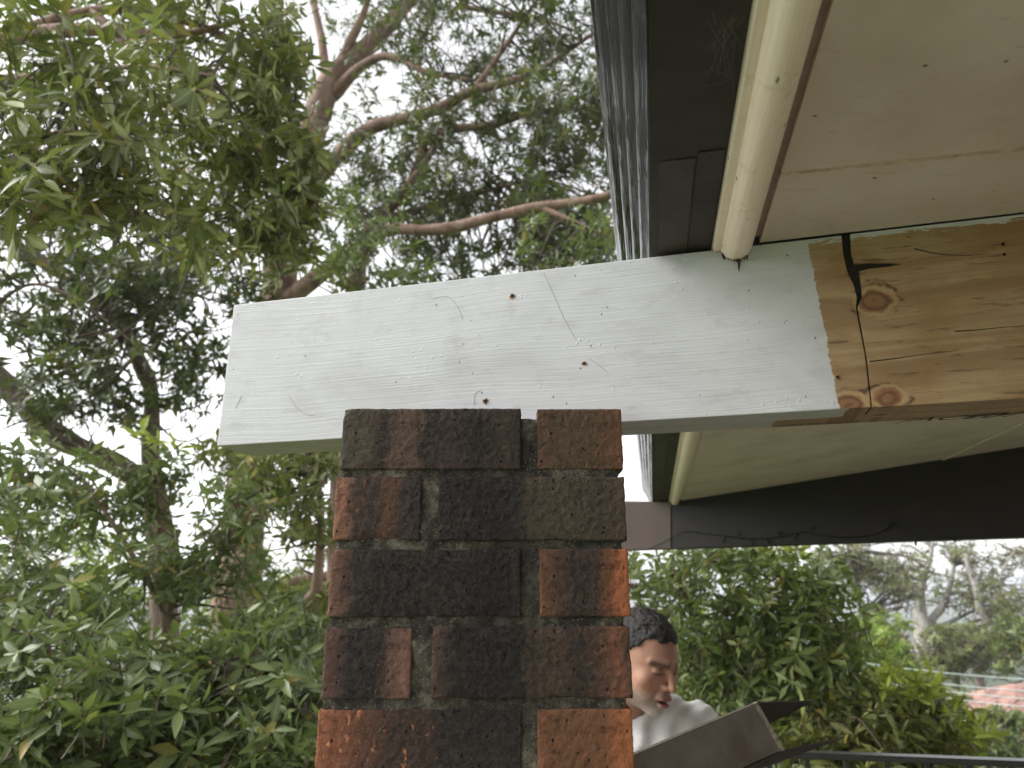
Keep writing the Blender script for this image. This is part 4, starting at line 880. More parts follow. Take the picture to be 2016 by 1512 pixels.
for i, (lab, px, py, Y, rx, ry, n, mat) in enumerate((
   ('bright yellow green bush seen through the gap above the corner shrub', 190, 1180, 11, 210, 170, 420, LM_BRIGHT),
   ('bright green bush glimpsed behind the thin pale trunk', 480, 1230, 13, 230, 150, 420, LM_BRIGHT),
   ('dark green rounded tree behind the lower left shrubs at the picture edge', -60, 1150, 14, 200, 220, 380, LM_MID),
   ('dark tree mass behind the pier\'s lower left edge', 640, 1230, 12, 130, 200, 420, LM_DEEP),
   ('low bright bush behind the bottom left shrubs', 330, 1420, 10, 330, 150, 480, LM_BRIGHT))):
    far_tree('background_bush', lab, px, py, Y, rx, ry, rx*Y/FPX*.8, n, .16 if Y < 12 else .19, mat, 40+i, 'bush', BG)

# tree behind the man, right of the pier
Yr = 4.3
plant('broad_leafy_tree', 'leafy green tree directly behind the man', 'tree', G(1420, 1400, 4.6),
  [[(1500, GL(1500, 4.9), 4.9, .09), (1480, 1700, 4.8, .07), (1440, 1420, 4.7, .05), (1380, 1250, 4.6, .03), (1330, 1130, 4.5, .015)],
   [(1640, 1360, 4.7, .015), (1500, 1350, 4.7, .018), (1380, 1352, 4.7, .02), (1250, 1330, 4.7, .022)],
   [(1240, 1155, 4.8, .02), (1300, 1160, 4.8, .018), (1360, 1185, 4.7, .014), (1440, 1200, 4.6, .01)],
   [(1440, 1420, 4.7, .03), (1540, 1280, 4.6, .02), (1600, 1180, 4.5, .01)]],
  [(1300, 1130, 4.6, 100, 70, .5, 62), (1420, 1120, 4.4, 120, 70, .5, 92), (1540, 1130, 4.3, 110, 80, .5, 105), (1420, 1230, 4.3, 120, 70, .5, 120), (1560, 1240, 4.1, 110, 90, .5, 138), (1600, 1330, 4.0, 90, 80, .4, 105),
   (1420, 1330, 4.4, 130, 70, .5, 125), (1500, 1400, 4.1, 130, 60, .4, 100), (1620, 1190, 4.3, 50, 60, .4, 38), (1290, 1240, 4.8, 80, 70, .4, 55), (1640, 1420, 3.9, 90, 60, .4, 62)],
  .10, LM_RIGHT, nleaf=8, hero=180, seed=31, clump=0, reach=60, upw=.7, twig_len=.12,
  extra=[([(1570, 1092, 4.2, 26, 10, .1, 4), (1505, 1090, 4.2, 14, 6, .1, 2), (1612, 1180, 4.1, 14, 8, .1, 2), (1690, 1270, 3.9, 24, 14, .1, 4), (1680, 1300, 3.9, 24, 14, .1, 4), (1650, 1355, 3.8, 20, 10, .1, 2)], LM_YOUNG, .10, 7, 0)])
plant('young_tip_shrub', 'shrub topped with bright yellow green new shoots above the handrail', 'shrub', G(1780, 1500, 3.7),
  [[(1740, GL(1740, 3.9), 3.9, .05), (1745, 1800, 3.9, .04), (1760, 1500, 3.8, .02), (1770, 1380, 3.7, .008)], [(1745, 1800, 3.9, .03), (1840, 1500, 3.8, .014), (1860, 1440, 3.7, .006)], [(1745, 1800, 3.9, .03), (1660, 1520, 3.8, .014), (1650, 1440, 3.7, .006)]],
  [(1740, 1400, 3.7, 110, 50, .35, 66), (1690, 1460, 3.6, 120, 60, .35, 80), (1800, 1440, 3.7, 100, 60, .35, 70), (1860, 1490, 3.6, 90, 50, .3, 46), (1600, 1490, 3.6, 90, 50, .3, 40)],
  .11, LM_DEEP, nleaf=8, hero=120, seed=32, clump=0, reach=30, upw=.8, twig_len=.1,
  extra=[([(1760, 1338, 3.45, 50, 18, .12, 11), (1815, 1350, 3.45, 50, 22, .12, 10), (1730, 1362, 3.7, 30, 14, .1, 5), (1850, 1385, 3.7, 26, 16, .1, 5), (1745, 1470, 3.5, 14, 10, .05, 2), (1910, 1440, 3.4, 40, 22, .1, 11), (1930, 1478, 3.6, 40, 16, .1, 6)], LM_YOUNG, .088, 7, 60)])

# gum trees across the valley on the right
def gum(label, seed, Y, limbs, blobs, base_px):
    return plant('gum_tree', label, 'tree', G(base_px, 1300, Y), limbs, blobs, .27, LM_GUM, nleaf=9, tpl=GUML, bark=BARK_GUM, seed=seed, cs=.55, reach=70, twig_r=.02, twig_len=.7, droop=.7, group='gum trees across the valley', upw=.0)
Yg = 34
gum('pale trunked gum tree with spreading crown, centre of the valley view', 51, Yg,
  [[(1800, GL(1800, Yg), Yg, .6), (1812, 1330, Yg, .5), (1818, 1280, Yg, .42), (1822, 1235, Yg, .36), (1810, 1195, Yg, .24), (1815, 1150, Yg, .16), (1830, 1100, Yg, .1), (1836, 1060, Yg, .06)],
   [(1822, 1238, Yg, .2), (1850, 1200, Yg, .16), (1866, 1170, Yg, .13), (1872, 1140, Yg, .10), (1880, 1110, Yg, .07)], [(1866, 1172, Yg, .1), (1890, 1166, Yg, .09), (1915, 1172, Yg, .07), (1930, 1160, Yg, .05)],
   [(1822, 1245, Yg, .12), (1870, 1225, Yg, .10), (1910, 1205, Yg, .07), (1950, 1190, Yg, .04)], [(1826, 1262, Yg, .10), (1860, 1252, Yg, .08), (1900, 1240, Yg, .06)]],
  [(1760, 1110, Yg, 60, 34, 2, 60), (1830, 1090, Yg, 70, 36, 2, 80), (1900, 1100, Yg, 60, 40, 2, 80), (1860, 1160, Yg, 60, 34, 2, 70), (1800, 1150, Yg, 50, 30, 2, 46), (1920, 1160, Yg, 40, 36, 2, 44), (1890, 1190, Yg, 36, 18, 2, 24)], 1800)
gum('slender gum tree at the left of the valley view with thin leaning stems', 52, 30,
  [[(1730, GL(1730, 30), 30, .3), (1715, 1260, 30, .2), (1700, 1200, 30, .16), (1680, 1150, 30, .12), (1672, 1100, 30, .08), (1668, 1060, 30, .05)], [(1728, 1270, 30, .14), (1705, 1220, 30, .12), (1694, 1190, 30, .08), (1660, 1160, 30, .05)]],
  [(1680, 1105, 30, 60, 34, 2, 144), (1730, 1130, 30, 50, 34, 2, 106), (1700, 1165, 30, 40, 22, 2, 49), (1770, 1170, 30, 40, 30, 2, 68), (1650, 1090, 30, 40, 26, 2, 65)], 1730)
gum('gum tree at the right picture edge with bare pale branches', 53, 32,
  [[(2110, GL(2110, 32), 32, .4), (2070, 1320, 32, .34), (1985, 1255, 32, .26), (1945, 1222, 32, .22), (1925, 1180, 32, .18), (1915, 1140, 32, .14), (1900, 1090, 32, .08)], [(1950, 1245, 32, .2), (1985, 1210, 32, .16), (2030, 1180, 32, .10)], [(1960, 1165, 32, .06), (1985, 1130, 32, .06), (2010, 1105, 32, .04), (2020, 1080, 32, .03)], [(1940, 1230, 32, .14), (1965, 1160, 32, .08), (1975, 1120, 32, .05), (2000, 1080, 32, .03)]],
  [(2000, 1190, 32, 40, 36, 2, 76), (2010, 1090, 32, 36, 30, 2, 46), (1950, 1190, 32, 40, 40, 2, 95), (1980, 1240, 32, 50, 30, 2, 76)], 1960)
VG = 'bushy trees in the valley'
for i, (lab, px, py, Y, rx, ry, n, mat) in enumerate((
   ('bright green conical tree left of the pale gum trunk', 1755, 1270, 24, 70, 80, 420, LM_BRIGHT),
   ('olive bushy tree right of the pale gum trunk', 1890, 1290, 28, 90, 60, 460, LM_GUM),
   ('dark green tree right of the red roof at the picture edge', 2025, 1275, 26, 55, 60, 280, LM_MID),
   ('dark bushy tree below the red tiled roof', 1960, 1462, 18, 130, 66, 560, LM_MID),
   ('leafy bush at the picture edge just below the red tiled roof', 2005, 1440, 20, 80, 45, 420, LM_MID),
   ('olive tree under the power lines left of the red roof', 1820, 1390, 22, 80, 55, 380, LM_GUM),
   ('green tree between the man\'s tree and the valley', 1700, 1340, 16, 90, 110, 420, LM_BRIGHT),
   ('dark tree low in the valley behind the handrail', 1780, 1500, 14, 200, 90, 520, LM_DEEP),
   ('green tree far behind the man\'s head', 1380, 1310, 15, 200, 130, 520, LM_BRIGHT),
   ('green tree far behind the upper leaves beside the pier', 1520, 1420, 13, 220, 130, 520, LM_BRIGHT))):
    far_tree('valley_tree', lab, px, py, Y, rx, ry, rx*Y/FPX*.8, n, .20 if Y < 20 else .26, mat, 60+i, 'tree', VG)
far_tree('valley_tree', 'row of distant trees on the valley floor left of the gum', 1690, 1262, 60, 80, 34, 4, 420, .6, LM_GUM, 75, 'tree', VG)
far_tree('valley_tree', 'distant trees right of the gum below the hazy hills', 1930, 1262, 64, 110, 30, 4, 460, .6, LM_GUM, 76, 'tree', VG)

# house with a red tiled roof
ROOFM = simple_noise_mat('terracotta_tiles', srgb(116, 88, 80), srgb(172, 134, 122), 1.6, .85, .3, .02, 6)
HW = simple_noise_mat('house_render', (.5, .45, .38), (.6, .55, .48), 2, .9)
GLASS = newmat('window_glass', .1, (.03, .04, .05))[0]
hc = atY(1985, 1392, 48); hb = ground_z(hc.x, hc.y)-.3
hs = empty('house', (hc.x, hc.y, hb)); tag(hs, 'distant house with a pinkish red tiled hip roof among the trees', 'house')
x0, x1, y0, y1, ze = hc.x-1.6, hc.x+7, hc.y-3, hc.y+5, hc.z-.4
obj('wall', *box(x0, x1, y0, y1, hb, ze), HW, hs)
ov = .5; zr = ze+1.7; V = [(x0-ov, y0-ov, ze), (x1+ov, y0-ov, ze), (x1+ov, y1+ov, ze), (x0-ov, y1+ov, ze), (x0+3, (y0+y1)/2, zr), (x1-3, (y0+y1)/2, zr)]
rfo = obj('roof', V, [(0, 1, 5, 4), (1, 2, 5), (2, 3, 4, 5), (3, 0, 4), (3, 2, 1, 0)], ROOFM, hs)
for i in range(11):        # tile courses on the slope that faces the valley view
    k0, k1 = i/11, (i+1)/11
    def L_(k): return Vector(V[0]).lerp(Vector(V[4]), k), Vector(V[1]).lerp(Vector(V[5]), k)
    a, b_ = L_(k0); c, d = L_(k1); up = Vector((0, -.05, .06)); o = obj('tile_course', [a+up*1.6, b_+up*1.6, d+up*.4, c+up*.4, a, b_, d, c], [(0, 1, 2, 3), (0, 4, 5, 1), (1, 5, 6, 2), (2, 6, 7, 3), (3, 7, 4, 0)], ROOFM, rfo)
for k in (1.0, 4.2):
    w = obj('window', *box(x0+k, x0+k+1.5, y0-.06, y0, ze-1.9, ze-.6), HW, hs); obj('pane', *box(x0+k+.08, x0+k+1.42, y0-.08, y0-.061, ze-1.82, ze-.68), GLASS, w)
# overhead wires
WIRE = newmat('wire', .45, (.50, .56, .54))[0]
for i, (pa, pb, lab) in enumerate((((1690, 1307), (2016, 1341), 'topmost of the four pale overhead wires above the valley'), ((1686, 1328), (2016, 1364), 'second highest of the four pale overhead wires'),
      ((1694, 1341), (2016, 1379), 'third of the four pale overhead wires from the top'), ((1686, 1352), (2016, 1395), 'lowest of the four pale overhead wires above the valley'))):
    a = atY(*pa, 12.5); c = atY(*pb, 11); d = c-a; P = [a+d*t+Vector((0, 0, .10*(t-.5)**2)) for t in np.linspace(-1.2, 1.8, 24)]
    V, F = tube(P, .0075, 6); o = obj('overhead_wire', V, F, WIRE, None, True); tag(o, lab, 'wire', 'overhead wires')

# ------------------------------------------------------------------ the man: one continuous surface from a distance field
def surface_nets(Fv, xs, ys, zs):
    S = Fv < 0; c = S[:-1, :-1, :-1].astype(np.int8)
    tot = sum(S[i:S.shape[0]-1+i, j:S.shape[1]-1+j, k:S.shape[2]-1+k].astype(np.int8) for i in (0, 1) for j in (0, 1) for k in (0, 1))
    act = np.argwhere((tot > 0) & (tot < 8)); idx = -np.ones(c.shape, np.int32); idx[tuple(act.T)] = np.arange(len(act))
    acc = np.zeros((len(act), 3)); cnt = np.zeros(len(act)); ax = (xs, ys, zs)
    for d in range(3):
        e = [k for k in range(3) if k != d]
        for u in (0, 1):
            for v in (0, 1):
                o = np.zeros(3, int); o[e[0]] = u; o[e[1]] = v; p = act+o; q = p.copy(); q[:, d] += 1
                fa = Fv[tuple(p.T)]; fb_ = Fv[tuple(q.T)]; m = (fa < 0) != (fb_ < 0); t = np.where(m, fa/(fa-fb_+1e-20), 0)
                P = np.stack([ax[k][p[:, k]] for k in range(3)], 1); P[:, d] += t*(ax[d][q[:, d]]-ax[d][p[:, d]])
                acc[m] += P[m]; cnt[m] += 1
    V = acc/cnt[:, None]; Q = []
    for d in range(3):
        e = [(d+1) % 3, (d+2) % 3]; a = np.take(S, range(S.shape[d]-1), d); b_ = np.take(S, range(1, S.shape[d]), d)
        E = np.argwhere(a != b_); ok = np.ones(len(E), bool)
        for k in e: ok &= (E[:, k] > 0) & (E[:, k] < S.shape[k]-1)
        E = E[ok]; inn = S[tuple(E.T)]
        def cell(u, v):
            p = E.copy(); p[:, e[0]] -= u; p[:, e[1]] -= v; return idx[tuple(p.T)]
        q = np.stack([cell(1, 1), cell(0, 1), cell(0, 0), cell(1, 0)], 1); q[~inn] = q[~inn][:, ::-1]; Q.append(q)
    return V, np.vstack(Q)
def sm(a, b_, k): h = np.clip(.5+.5*(b_-a)/k, 0, 1); return b_*(1-h)+a*h-k*h*(1-h)
def ss(a, b_, k): return -sm(-a, b_, k)          # a minus b
def ell(P, c, r):
    q = [P[i]-c[i] for i in range(3)]; k0 = np.sqrt(sum((q[i]/r[i])**2 for i in range(3)))+1e-9; k1 = np.sqrt(sum((q[i]/r[i]**2)**2 for i in range(3)))+1e-9; return k0*(k0-1)/k1
def cap(P, a, b_, ra, rb):
    a = np.array(a, float); d = np.array(b_, float)-a; q = [P[i]-a[i] for i in range(3)]
    h = np.clip(sum(q[i]*d[i] for i in range(3))/d.dot(d), 0, 1); return np.sqrt(sum((q[i]-d[i]*h)**2 for i in range(3)))-(ra+(rb-ra)*h)
yaw, dn = math.radians(36), math.radians(18)
hf = np.array([math.sin(yaw)*math.cos(dn), -math.cos(yaw)*math.cos(dn), -math.sin(dn)]); hx = np.cross(hf, [0.05, 0, 1.]); hx /= np.linalg.norm(hx); hu = np.cross(hx, hf)
NOSE = np.array([0, .116, -.036])
HC = np.array(atY(1327, 1358, 1.80)) - (hx*NOSE[0]+hf*NOSE[1]+hu*NOSE[2])*.92
HS = .92
def tol(P): q = [(P[i]-HC[i])/HS for i in range(3)]; return [sum(q[i]*a[i] for i in range(3)) for a in (hx, hf, hu)]
def head_sdf(P):
    p = tol(P); m = [np.abs(p[0]), p[1], p[2]]                  # mirrored half
    d = ell(p, (0, -.018, .035), (.077, .099, .082)); d = sm(d, ell(p, (0, .022, -.02), (.066, .070, .088)), .03)
    d = sm(d, ell(p, (0, .034, -.078), (.052, .050, .042)), .03); d = sm(d, ell(p, (0, .068, -.108), (.022, .020, .017)), .022)
    d = sm(d, ell(m, (.050, -.002, -.080), (.014, .028, .026)), .03)                     # jaw angle
    d = sm(d, ell(m, (.046, .058, -.032), (.022, .020, .018)), .022)
    d = sm(d, cap(m, (.046, .066, .019), (.012, .089, .017), .005, .009), .014)
    d = ss(d, ell(m, (.032, .099, -.001), (.021, .017, .0125)), .010)
    d = sm(d, ell(m, (.031, .0745, -.003), (.0155, .0135, .0115)), .003)                 # lowered lids
    d = sm(d, cap(m, (.018, .085, .0125), (.052, .068, .0155), .0042, .003), .005)     # brows
    d = sm(d, cap(p, (0, .088, .008), (0, .1115, -.036), .0065, .0105), .008); d = sm(d, ell(m, (.0125, .097, -.041), (.0085, .011, .008)), .006)
    d = ss(d, ell(m, (.0062, .104, -.0495), (.0042, .006, .0035)), .002)
    d = sm(d, ell(p, (0, .088, -.066), (.025, .014, .011)), .01)
    d = sm(d, ell(p, (0, .0985, -.0695), (.021, .0075, .0045)), .004); d = sm(d, ell(p, (0, .094, -.0865), (.0195, .0095, .0065)), .005)
    d = ss(d, ell(p, (0, .1, -.078), (.0185, .016, .0042)), .003)
    d = ss(d, cap(m, (.0215, .094, -.046), (.031, .083, -.074), .0025, .0025), .008)      # fold beside the mouth
    ear = ell(m, (.0785, -.012, -.012), (.008, .021, .033)); ear = ss(ear, ell(m, (.087, -.006, -.010), (.006, .011, .017)), .004); return sm(d, ear, .006)
hw = lambda x, y, z: HC+(hx*x+hf*y+hu*z)*HS
NB = HC+np.array([-.035, .135, -.125])                           # base of the neck
SHL = np.array(atY(1372, 1436, 2.0)); SHR = NB+(NB-SHL)*.95+np.array([0, -.03, -.09]); SHR[2] = NB[2]-.07
PEL = np.array([.28, 2.14, .90]); FLL = np.array([.40, 2.12, 0.]); FLR = np.array([.18, 2.05, 0.])
ELB = SHL+np.array([.06, -.10, -.27]); HAL = np.array(atY(1440, 1640, 1.52)); ELR = SHR+np.array([-.05, -.06, -.27]); HAR = np.array(atY(1150, 1720, 1.52))
def torso_sdf(P):
    ch = (SHL+SHR)/2; d = cap(P, SHL+[-.03, 0, -.03], SHR+[.03, 0, -.03], .062, .062)
    d = sm(d, cap(P, ch+[0, .03, -.12], PEL+[0, 0, .08], .125, .115), .10); d = sm(d, cap(P, ch+(SHL-ch)*.45+[0, .02, -.12], PEL+[.06, 0, .05], .095, .09), .06)
    d = sm(d, cap(P, ch+(SHR-ch)*.45+[0, .02, -.12], PEL+[-.06, 0, .05], .095, .09), .06)
    d = sm(d, cap(P, NB+[0, -.01, .02], NB+(SHL-NB)*.55+[0, 0, 0], .055, .05), .05); d = sm(d, cap(P, NB+[0, -.01, .02], NB+(SHR-NB)*.55, .055, .05), .05); return d
def body_sdf(P):
    d = torso_sdf(P)
    d = sm(d, cap(P, NB, hw(0, -.03, -.07), .060, .054), .03)
    for s, e, h in ((SHL, ELB, HAL), (SHR, ELR, HAR)):
        d = sm(d, cap(P, s, e, .053, .042), .04); d = sm(d, cap(P, e, h, .042, .028), .015)
    for sx, f in ((.085, FLL), (-.085, FLR)):
        hip = PEL+[sx, 0, -.04]; kn = (hip+f)/2+[0, -.06, .03]; d = sm(d, cap(P, hip, kn, .085, .058), .05); d = sm(d, cap(P, kn, f+[0, 0, .08], .056, .040), .02)
        d = sm(d, cap(P, f+[0, .02, .045], f+[.02, -.16, .035], .042, .036), .02)
    return d
def axis_pts(lo, hi, flo, fhi, fine, coarse):
    return np.concatenate([np.arange(lo, flo, coarse), np.arange(flo, fhi, fine), np.arange(fhi, hi, coarse)])
xs = axis_pts(HC[0]-.42, HC[0]+.42, HC[0]-.12, HC[0]+.135, .0027, .02); ys = axis_pts(1.30, 2.40, HC[1]-.135, HC[1]+.13, .0027, .02); zs = axis_pts(-.01, HC[2]+.15, HC[2]-.155, HC[2]+.145, .0027, .02)
P = np.meshgrid(xs, ys, zs, indexing='ij'); P = [p.astype(np.float32) for p in P]
D = body_sdf(P)
i0, i1 = np.searchsorted(xs, [HC[0]-.13, HC[0]+.14]); j0, j1 = np.searchsorted(ys, [HC[1]-.14, HC[1]+.14]); k0, k1 = np.searchsorted(zs, [HC[2]-.16, HC[2]+.15])
sub = [p[i0:i1, j0:j1, k0:k1] for p in P]; D[i0:i1, j0:j1, k0:k1] = sm(D[i0:i1, j0:j1, k0:k1], head_sdf(sub)*HS, .014)
V, Q = surface_nets(D, xs, ys, zs)
man = empty('person', (PEL[0], PEL[1], 0)); tag(man, 'man with short dark hair and grey stubble in a white t-shirt beside the pier', 'person')
# skin colour by place on the head: lips, stubble, brows, warm cheeks
pl = np.stack(tol([V[:, 0], V[:, 1], V[:, 2]]), 1); ax_, py_, pz_ = np.abs(pl[:, 0]), pl[:, 1], pl[:, 2]
gs = lambda c, r: np.exp(-(((ax_-c[0])/r[0])**2+((py_-c[1])/r[1])**2+((pz_-c[2])/r[2])**2))
col = np.tile(np.array([.45, .245, .165]), (len(V), 1)); nz = np.array([mnoise.noise(Vector(v*260)) for v in V])
def blend(w, c):
    global col; w = np.clip(w, 0, 1)[:, None]; col = col*(1-w)+np.array(c)*w
blend(.5*gs((.045, .06, -.035), (.025, .03, .022)), (.50, .22, .16)); blend(.5*gs((0, .11, -.04), (.014, .02, .014)), (.50, .23, .18))
beard = np.clip((-pz_-.058)/.02, 0, 1)*np.clip((py_+.01)/.03, 0, 1); beard = np.maximum(beard, np.clip(1-np.abs(pz_+.06)/.014, 0, 1)*(py_ > .06)*(ax_ < .035)*.8)
blend(beard*(.6+.4*nz), (.30, .26, .235)); chin = gs((0, .082, -.112), (.03, .03, .02)); blend(chin*(1.0+.5*nz), (.66, .63, .60))
blend(np.clip(gs((.05, .03, -.09), (.02, .03, .035))*(.4+.4*nz), 0, 1), (.42, .37, .34))
blend(np.clip(1.6*gs((0, .1, -.0695), (.018, .012, .0045)), 0, .85), (.36, .13, .11)); blend(np.clip(1.7*gs((0, .098, -.0865), (.017, .013, .0065)), 0, .9), (.46, .18, .15))
blend(np.clip(1.8*gs((0, .092, -.078), (.017, .012, .004)), 0, 1), (.06, .02, .02))
bw = np.exp(-((pz_-.0145)/.0075)**2)*((ax_ > .010) & (ax_ < .056) & (py_ > .055)); blend(bw*(.85+.3*nz), (.045, .03, .022))
blend(np.clip(1.2*gs((.031, .086, -.0095), (.016, .016, .0032)), 0, .9), (.03, .018, .014)); blend(.55*gs((.03, .085, .004), (.018, .02, .008)), (.16, .085, .06)); blend(.35*gs((.03, .08, -.016), (.016, .02, .006)), (.30, .15, .11))  # lash line, then shade of the eye sockets painted into the skin
me = mesh_np('person_body', V, Q); ca = me.attributes.new('skin', 'FLOAT_COLOR', 'POINT'); ca.data.foreach_set('color', np.column_stack([col, np.ones(len(V))]).astype(np.float32).ravel())
m, nt, b = newmat('skin', .6); at = nd(nt, 'Attribute', {'attribute_name': 'skin'}).outputs['Color']; co = objco(nt)
nt.links.new(mixc(nt, ramp(nt, tex(nt, co, 90., 4), [(.4, 0.), (.7, .25)]), at, (.34, .15, .11)), b.inputs['Base Color'])
b.inputs['Subsurface Weight'].default_value = .12; b.inputs['Subsurface Radius'].default_value = (.012, .005, .003); b.inputs['Subsurface Scale'].default_value = .6
bump(nt, b, math_(nt, 'ADD', tex(nt, co, 420., 4, .7), math_(nt, 'MULTIPLY', tex(nt, mapping(nt, co, (20, 20, 170)), 1., 3), .8)), .5, .0016); link('body', me, m, man, True)
# hair: a close cap with a ragged hairline and short strands
def hair_sdf(P):
    p = tol(P); d = ell(p, (0, -.018, .036), (.0845, .1055, .0885)); cutf = -(p[2]-(.068+.10*(np.abs(p[0])/.08)**2*-.35)) # above the hairline in front
    front = np.maximum(p[1]-.040-.0*p[0], 0); line = .070-.9*np.clip(.052-p[1], 0, .12)-.10*np.clip(np.abs(p[0])-.055, 0, 1)*(p[1] > .0)
    line = line+.002*np.sin(p[0]*130+1)+.0016*np.sin(p[0]*410+p[1]*260)+.0025*np.sin(p[1]*330); d = np.maximum(d, line-p[2]); return d
hb_ = .0032; xr_, yr_, zr_ = [np.arange(HC[i]-.135, HC[i]+.135, hb_) for i in range(3)]
PH = np.meshgrid(xr_, yr_, zr_, indexing='ij'); V, Q = surface_nets(hair_sdf(PH), xr_, yr_, zr_)
V = np.array([v+np.array(mnoise.noise_vector(Vector(v*60)))*.0040+np.array(mnoise.noise_vector(Vector(v*190)))*.0028 for v in V])
m, nt, b = newmat('hair', .55); co = objco(nt); nt.links.new(ramp(nt, tex(nt, co, 300., 4), [(.35, (.007, .006, .005)), (.55, (.022, .018, .016)), (.74, (.09, .08, .072))]), b.inputs['Base Color']); bump(nt, b, tex(nt, co, 500., 3), .8, .003)
hair = link('hair', mesh_np('hair', V, Q), m, man, True)
rng = np.random.default_rng(2); me = hair.data; cen = np.array([tuple(p.center) for p in me.polygons]); nor = np.array([tuple(p.normal) for p in me.polygons])
sel = rng.choice(len(cen), 16000, True); c = cen[sel]; n = nor[sel]; dirv = n*.7+hf*.3+np.array([0, 0, -.1])+rng.normal(0, .28, c.shape); dirv /= np.linalg.norm(dirv, axis=1)[:, None]
keep = np.abs((n*hu).sum(1)) < 2; wv = np.cross(dirv, n+.01); wv /= np.linalg.norm(wv, axis=1)[:, None]; Lh = rng.uniform(.007, .019, len(c))[:, None]
VV = np.stack([c-wv*.0006-n*.002, c+wv*.0006-n*.002, c+dirv*Lh*.6+wv*.0004, c+dirv*Lh+np.array([0, 0, -.002])], 1).reshape(-1, 3)
FF = np.arange(len(c)*4).reshape(-1, 4); q = link('hair_strands', mesh_np('hair_strands', VV, FF), m, hair); q['kind'] = 'stuff'
# t-shirt, trousers
def shirt_sdf(P):
    d = torso_sdf(P)-.012
    for s, e in ((SHL, ELB), (SHR, ELR)): d = sm(d, cap(P, s, s+(e-s)*.62, .066, .062), .03)
    fold = .0055*np.sin((P[0]*1.1+P[2]*.7-P[1]*.4)*48+2.2*np.sin(P[0]*19+P[2]*13))*(.5+.5*np.sin(P[0]*23-P[2]*17))+.0035*np.sin((P[0]-P[2]*1.3)*95+3*np.sin(P[1]*21+P[2]*30)); d = d+fold
    d = np.maximum(d, -(np.sqrt((P[0]-NB[0]-.0)**2+(P[1]-NB[1]+.035)**2+((P[2]-NB[2]-.055)*.9)**2)-.083)); return np.maximum(d, PEL[2]-.02-P[2])
xr_, yr_, zr_ = np.arange(HC[0]-.42, HC[0]+.42, .0085), np.arange(1.45, 2.35, .0085), np.arange(.80, HC[2]+.05, .0085)
PH = np.meshgrid(xr_, yr_, zr_, indexing='ij'); V, Q = surface_nets(shirt_sdf(PH), xr_, yr_, zr_)
SH = simple_noise_mat('white_cotton', (.76, .75, .76), (.82, .81, .82), 20, .9, .3, .003, 60); link('t_shirt', mesh_np('t_shirt', V, Q), SH, man, True)
def pants_sdf(P):
    d = cap(P, PEL+[-.07, 0, .0], PEL+[.07, 0, .0], .125, .125)
    for sx, f in ((.085, FLL), (-.085, FLR)):
        hip = PEL+[sx, 0, -.04]; kn = (hip+f)/2+[0, -.06, .03]; d = sm(d, cap(P, hip, kn, .100, .074), .05); d = sm(d, cap(P, kn, f+[0, 0, .08], .072, .062), .02)
    return np.maximum(d, P[2]-PEL[2]-.06)
xr_, yr_, zr_ = np.arange(-.1, .7, .018), np.arange(1.75, 2.4, .018), np.arange(.05, 1.0, .018)
PH = np.meshgrid(xr_, yr_, zr_, indexing='ij'); V, Q = surface_nets(pants_sdf(PH), xr_, yr_, zr_); link('trousers', mesh_np('trousers', V, Q), newmat('dark_denim', .9, (.03, .035, .05))[0], man, True)
# hands: palm, four curled fingers and a thumb, closed on the casing's lower edge
def hand(h, e, flip):
    a = (h-e)/np.linalg.norm(h-e); up = np.array([0, 0, 1.]); s = np.cross(a, up); s /= np.linalg.norm(s); n = np.cross(s, a)*flip
    def f(P):
        d = cap(P, h-a*.01, h+a*.07, .030, .026); d = sm(d, cap(P, h+a*.06-s*.022, h+a*.075+s*.024, .016, .015), .02)
        for k, (o, L) in enumerate(((-.033, .036), (-.011, .042), (.011, .040), (.032, .031))):
            p0 = h+a*.082+s*o; p1 = p0+a*L*.9+n*L*.35; p2 = p1+n*L*.8+a*L*.1; p3 = p2+n*L*.35-a*L*.5
            for u, v, r0_, r1_ in ((p0, p1, .0095, .009), (p1, p2, .009, .0082), (p2, p3, .0082, .0072)): d = sm(d, cap(P, u, v, r0_, r1_), .004)
        t0 = h+a*.02-s*.034*1; t1 = t0+a*.03-s*.018+n*.012; t2 = t1+a*.026+n*.02; d = sm(d, cap(P, t0, t1, .012, .0105), .012); return sm(d, cap(P, t1, t2, .0105, .0085), .005)
    g = [np.arange(h[i]-.15, h[i]+.15, .0042) for i in range(3)]; PP = np.meshgrid(*g, indexing='ij'); V, Q = surface_nets(f(PP), *g)
    me = mesh_np('hand', V, Q); ca = me.attributes.new('skin', 'FLOAT_COLOR', 'POINT'); ca.data.foreach_set('color', np.tile(np.array([.47, .27, .19, 1], np.float32), len(V))); return link('hand', me, bpy.data.materials['skin'], man, True)
hand(HAL, ELB, 1); hand(HAR, ELR, 1)

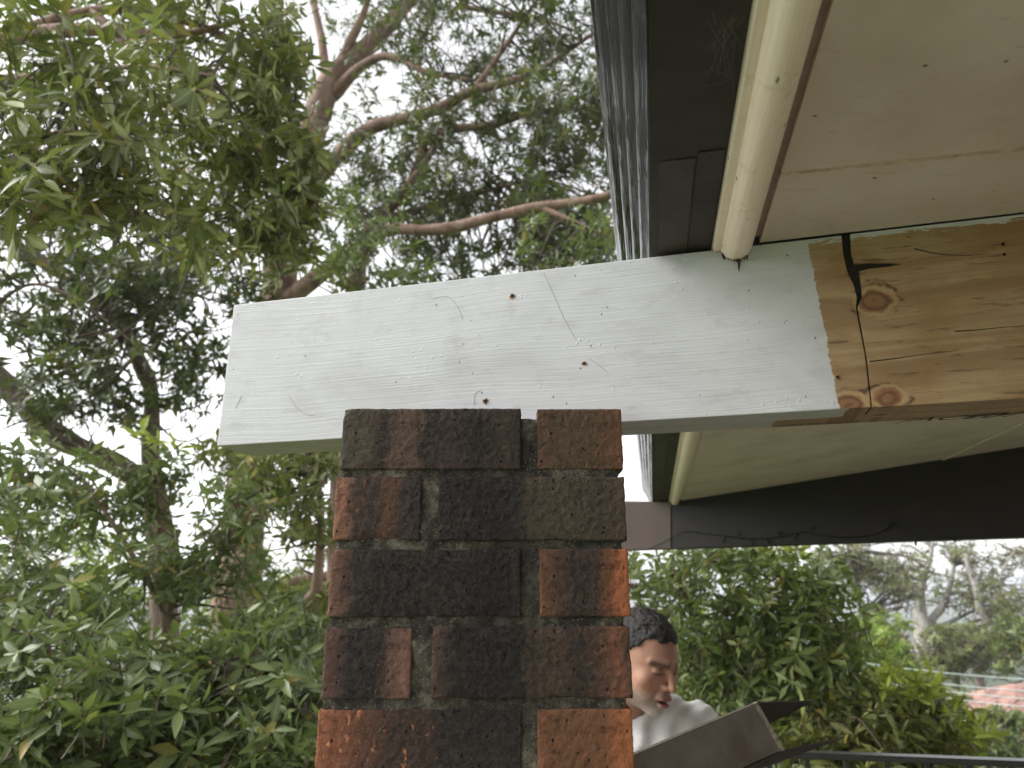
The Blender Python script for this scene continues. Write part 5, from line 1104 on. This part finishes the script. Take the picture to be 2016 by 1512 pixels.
# ------------------------------------------------------------------ the folded casing the man holds
TAUPE = simple_noise_mat('taupe_metal', srgb(124, 116, 108), srgb(98, 85, 77), 13, .55, .3, .003, 26)
DKM = simple_noise_mat('dark_casing', srgb(48, 41, 38), srgb(58, 50, 46), 12, .6)
EDG = simple_noise_mat('raw_edge', srgb(176, 166, 150), srgb(120, 110, 98), 120, .7)
cs_ = empty('metal_casing', atY(1400, 1460, 1.42)); tag(cs_, 'long taupe metal casing with dark open flaps held up by the man', 'casing')
def cpt(px, py, dy=0): return atY(px, py, 1.40+(px-1250)*.00022+dy)
def plate(name, pts, th_, mat):
    a = [Vector(p) for p in pts]; nv = (a[1]-a[0]).cross(a[2]-a[0]).normalized()*th_; n = len(a); V = a+[v+nv for v in a]
    F = [tuple(range(n)), tuple(range(2*n-1, n-1, -1))]+[(i, i+n, (i+1) % n+n, (i+1) % n) for i in range(n)]
    o = obj(name, V, F, mat, cs_); fixn(o.data); return o
plate('web', [cpt(1000, 1590), cpt(1485, 1385), cpt(1536, 1478), cpt(1060, 1690)], .003, TAUPE)
plate('raw_edge', [cpt(1484.5, 1384.5, -.001), cpt(1491, 1382, -.001), cpt(1545, 1477, -.001), cpt(1536.5, 1479, -.001)], .004, EDG)
plate('upper_flange', [cpt(1000, 1591, .004), cpt(1489, 1384, .004), cpt(1489, 1386, .09), cpt(1000, 1588, .09)], .003, TAUPE)
plate('open_flap', [cpt(1490, 1383, .012), cpt(1606, 1380, .05), cpt(1560, 1402, .04), cpt(1515, 1425, .012)], .003, DKM)
plate('back_web', [cpt(1000, 1592, .093), cpt(1492, 1386, .093), cpt(1518, 1424, .093), cpt(1060, 1640, .093)], .003, DKM)
plate('lower_flap', [cpt(1060, 1692, .006), cpt(1538, 1480, .006), cpt(1664, 1452, .03), cpt(1605, 1474, .03), cpt(1440, 1535, .02), cpt(1070, 1715, .02)], .003, DKM)

# ------------------------------------------------------------------ the damp air over the valley
hz = bpy.data.materials.new('haze'); hz.use_nodes = True; nt = hz.node_tree; nt.nodes.clear()
pv = nt.nodes.new('ShaderNodeVolumePrincipled'); pv.inputs['Density'].default_value = .0009; pv.inputs['Color'].default_value = (.92, .96, 1, 1); pv.inputs['Anisotropy'].default_value = .2
ou = nt.nodes.new('ShaderNodeOutputMaterial'); nt.links.new(pv.outputs[0], ou.inputs['Volume'])
o = obj('haze', *box(-3500, 3500, -3500, 3500, -32, 18), hz); tag(o, kind='stuff')
